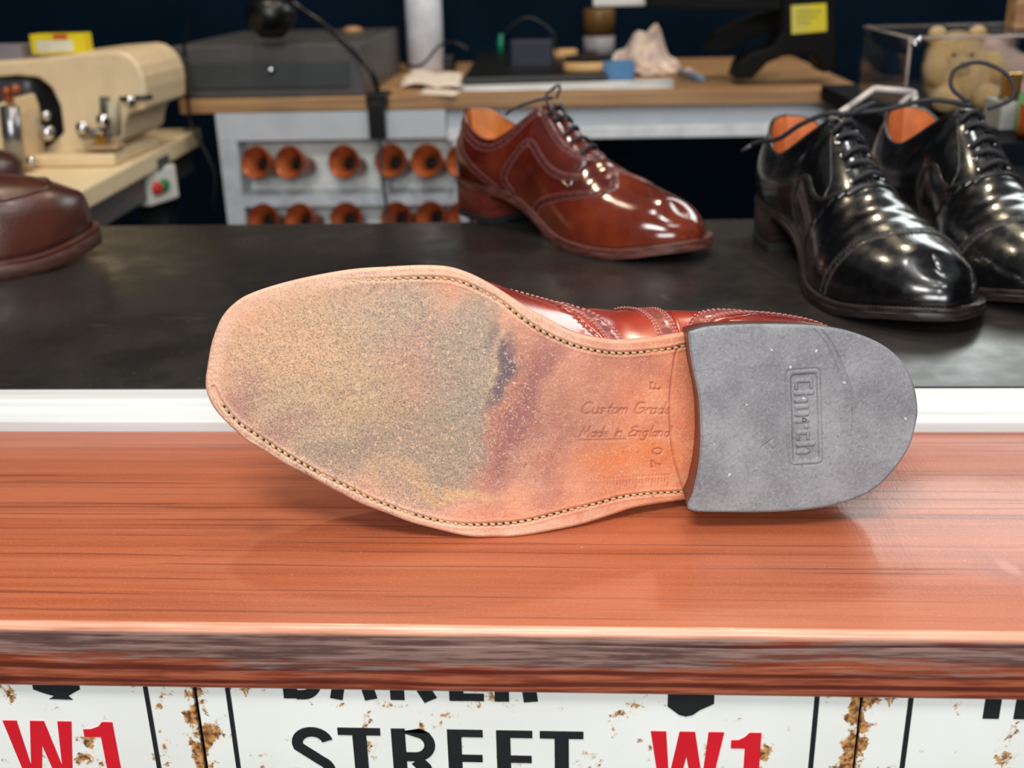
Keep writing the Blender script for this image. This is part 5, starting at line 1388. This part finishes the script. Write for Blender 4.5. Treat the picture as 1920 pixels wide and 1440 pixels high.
def bear(label, px, py, pxh, pyh, y, k, m, m2):
    base = PY(px, py, y); t = thing('teddy_bear', label, 'stuffed toy', (base[0], y, zsh+.001)); bo_ = np.array(t.location)
    hc = PY(pxh, pyh, y)-bo_; bc = np.array([0, 0, .030*k/1.0])
    ball(bc, .032*k, sc=(1, .85, 1.0)).build('body', m, t)
    hd_o = ball(hc, .024*k, sc=(1.05, .95, 1)).build('head', m, t)
    for sx_ in (-1, 1): ball(hc+np.array([sx_*.018*k, 0, .019*k]), .009*k, sc=(1, .6, 1), n=10).build('ear', m, hd_o)
    ball(hc+np.array([-.002, -.021*k, -.006*k]), .010*k, n=10).build('muzzle', m2, hd_o); ball(hc+np.array([-.002, -.030*k, -.004*k]), .003*k, n=8).build('nose', M['blackplastic'], hd_o)
    for sx_ in (-1, 1):
        ball(hc+np.array([sx_*.008*k, -.021*k, .004*k]), .002*k, n=6).build('eye', M['blackplastic'], hd_o)
        ball(bc+np.array([sx_*.026*k, -.012*k, .008*k]), .011*k, sc=(1, 1.3, 1.4), n=10).build('arm', m, t)
        ball(bc+np.array([sx_*.018*k, -.026*k, -.016*k]), .013*k, sc=(1, 1.2, 1), n=10).build('foot', m, t)
    return t
FG = fur('golden fur', (232, 190, 112)); FP = fur('pink fur', (234, 198, 184))
bear('golden teddy bear sitting in the clear case, the larger left one', 1792, 196, 1790, 108, YA+.06, 1.2, FG, fur('pale golden fur', (220, 186, 120)))
bear('pinkish teddy bear in the clear case, to the right of the golden one', 1862, 196, 1852, 112, YA+.11, 1.05, FP, fur('pale pink fur', (226, 196, 182)))
# white bent frame
YW = 1.03
wf = MB(); rib = [PY(1560, 222, YW), PY(1592, 200, YW), PY(1640, 166, YW), PY(1712, 173, YW), PY(1716, 178, YW), PY(1712, 215, YW), PY(1712, 250, YW)]
for p, q in zip(rib[:-1], rib[1:]): tube([p, q], .0028, wf, 8)
tube([PY(1712, 174, YW), PY(1690, 192, YW), PY(1702, 212, YW)], .0026, wf, 8)
for q in (PY(1560, 222, YW), PY(1712, 250, YW)): tube([q, (q[0], q[1], -.998)], .0028, wf, 8)
o = wf.build('card_stand', plain('white metal frame', (206, 196, 188), .35)); tag(o, 'white bent metal frame standing behind the two black shoes', 'stand')
# small goods at the right edge
def sbox(name, label, cat, x0, x1, yt_, yb_, y, dep, mat, **kw):
    a = PY(x0, yb_, y); b = PY(x1, yt_, y); return tag(box(a[0], PY(x1, yb_, y)[0], y, y+dep, a[2], b[2]).build(name, mat, smooth=False, bevel=.001), label, cat)
YG = 1.13
a = PY(1880, 192, YG); b = PY(1935, 192, YG)
g = tag(box(a[0], b[0], YG, YG+.05, zsh, a[2]).build('grey_stand', plain('pale grey block', (168, 166, 160), .4), smooth=False, bevel=.001), 'pale grey block with a brass box on it, behind the right black shoe', 'block')
t = thing('brass_case', 'small brass box with silver base standing on the pale grey block', 'box', (PY(1885, 190, YG)[0], YG+.004, PY(1885, 191, YG)[2]))
wq = float(PY(1918, 190, YG)[0]-PY(1885, 190, YG)[0]); hq = float(PY(1885, 138, YG)[2]-PY(1885, 191, YG)[2])
box(0, wq, 0, .02, 0, hq*.16).build('base', M['chrome'], t, smooth=False, bevel=.001); box(.001, wq-.001, .001, .019, hq*.16, hq).build('body', M['brass'], t, smooth=False, bevel=.002)
q = PY(1893, 240, YG-.012); tag(tube([(q[0], YG-.03, zsh+.003), (q[0]+.012, YG-.0035, zsh+.035)], .003, n=10).build('green_marker', plain('green marker', (40, 130, 70), .4)), 'green stick leaning beside the pale grey block', 'marker')
q = PY(1915, 240, YG-.06); tag(tube([(q[0], YG-.05, zsh+.0165), (q[0]+.05, YG-.07, zsh+.0165)], [.016, .016], n=20).build('leather_roll', M['copper']), 'rust coloured roll at the right edge above the right black shoe', 'roll')
a = PY(1903, 40, YA+.06); b = PY(1950, 40, YA+.06); zl_ = z1+.0032
tag(box(a[0], b[0], YA+.06, YA+.09, zl_, zl_+.09).build('wooden_block', M['desk'], smooth=False, bevel=.002), 'brown wooden block standing on the clear case at the top right corner', 'block')
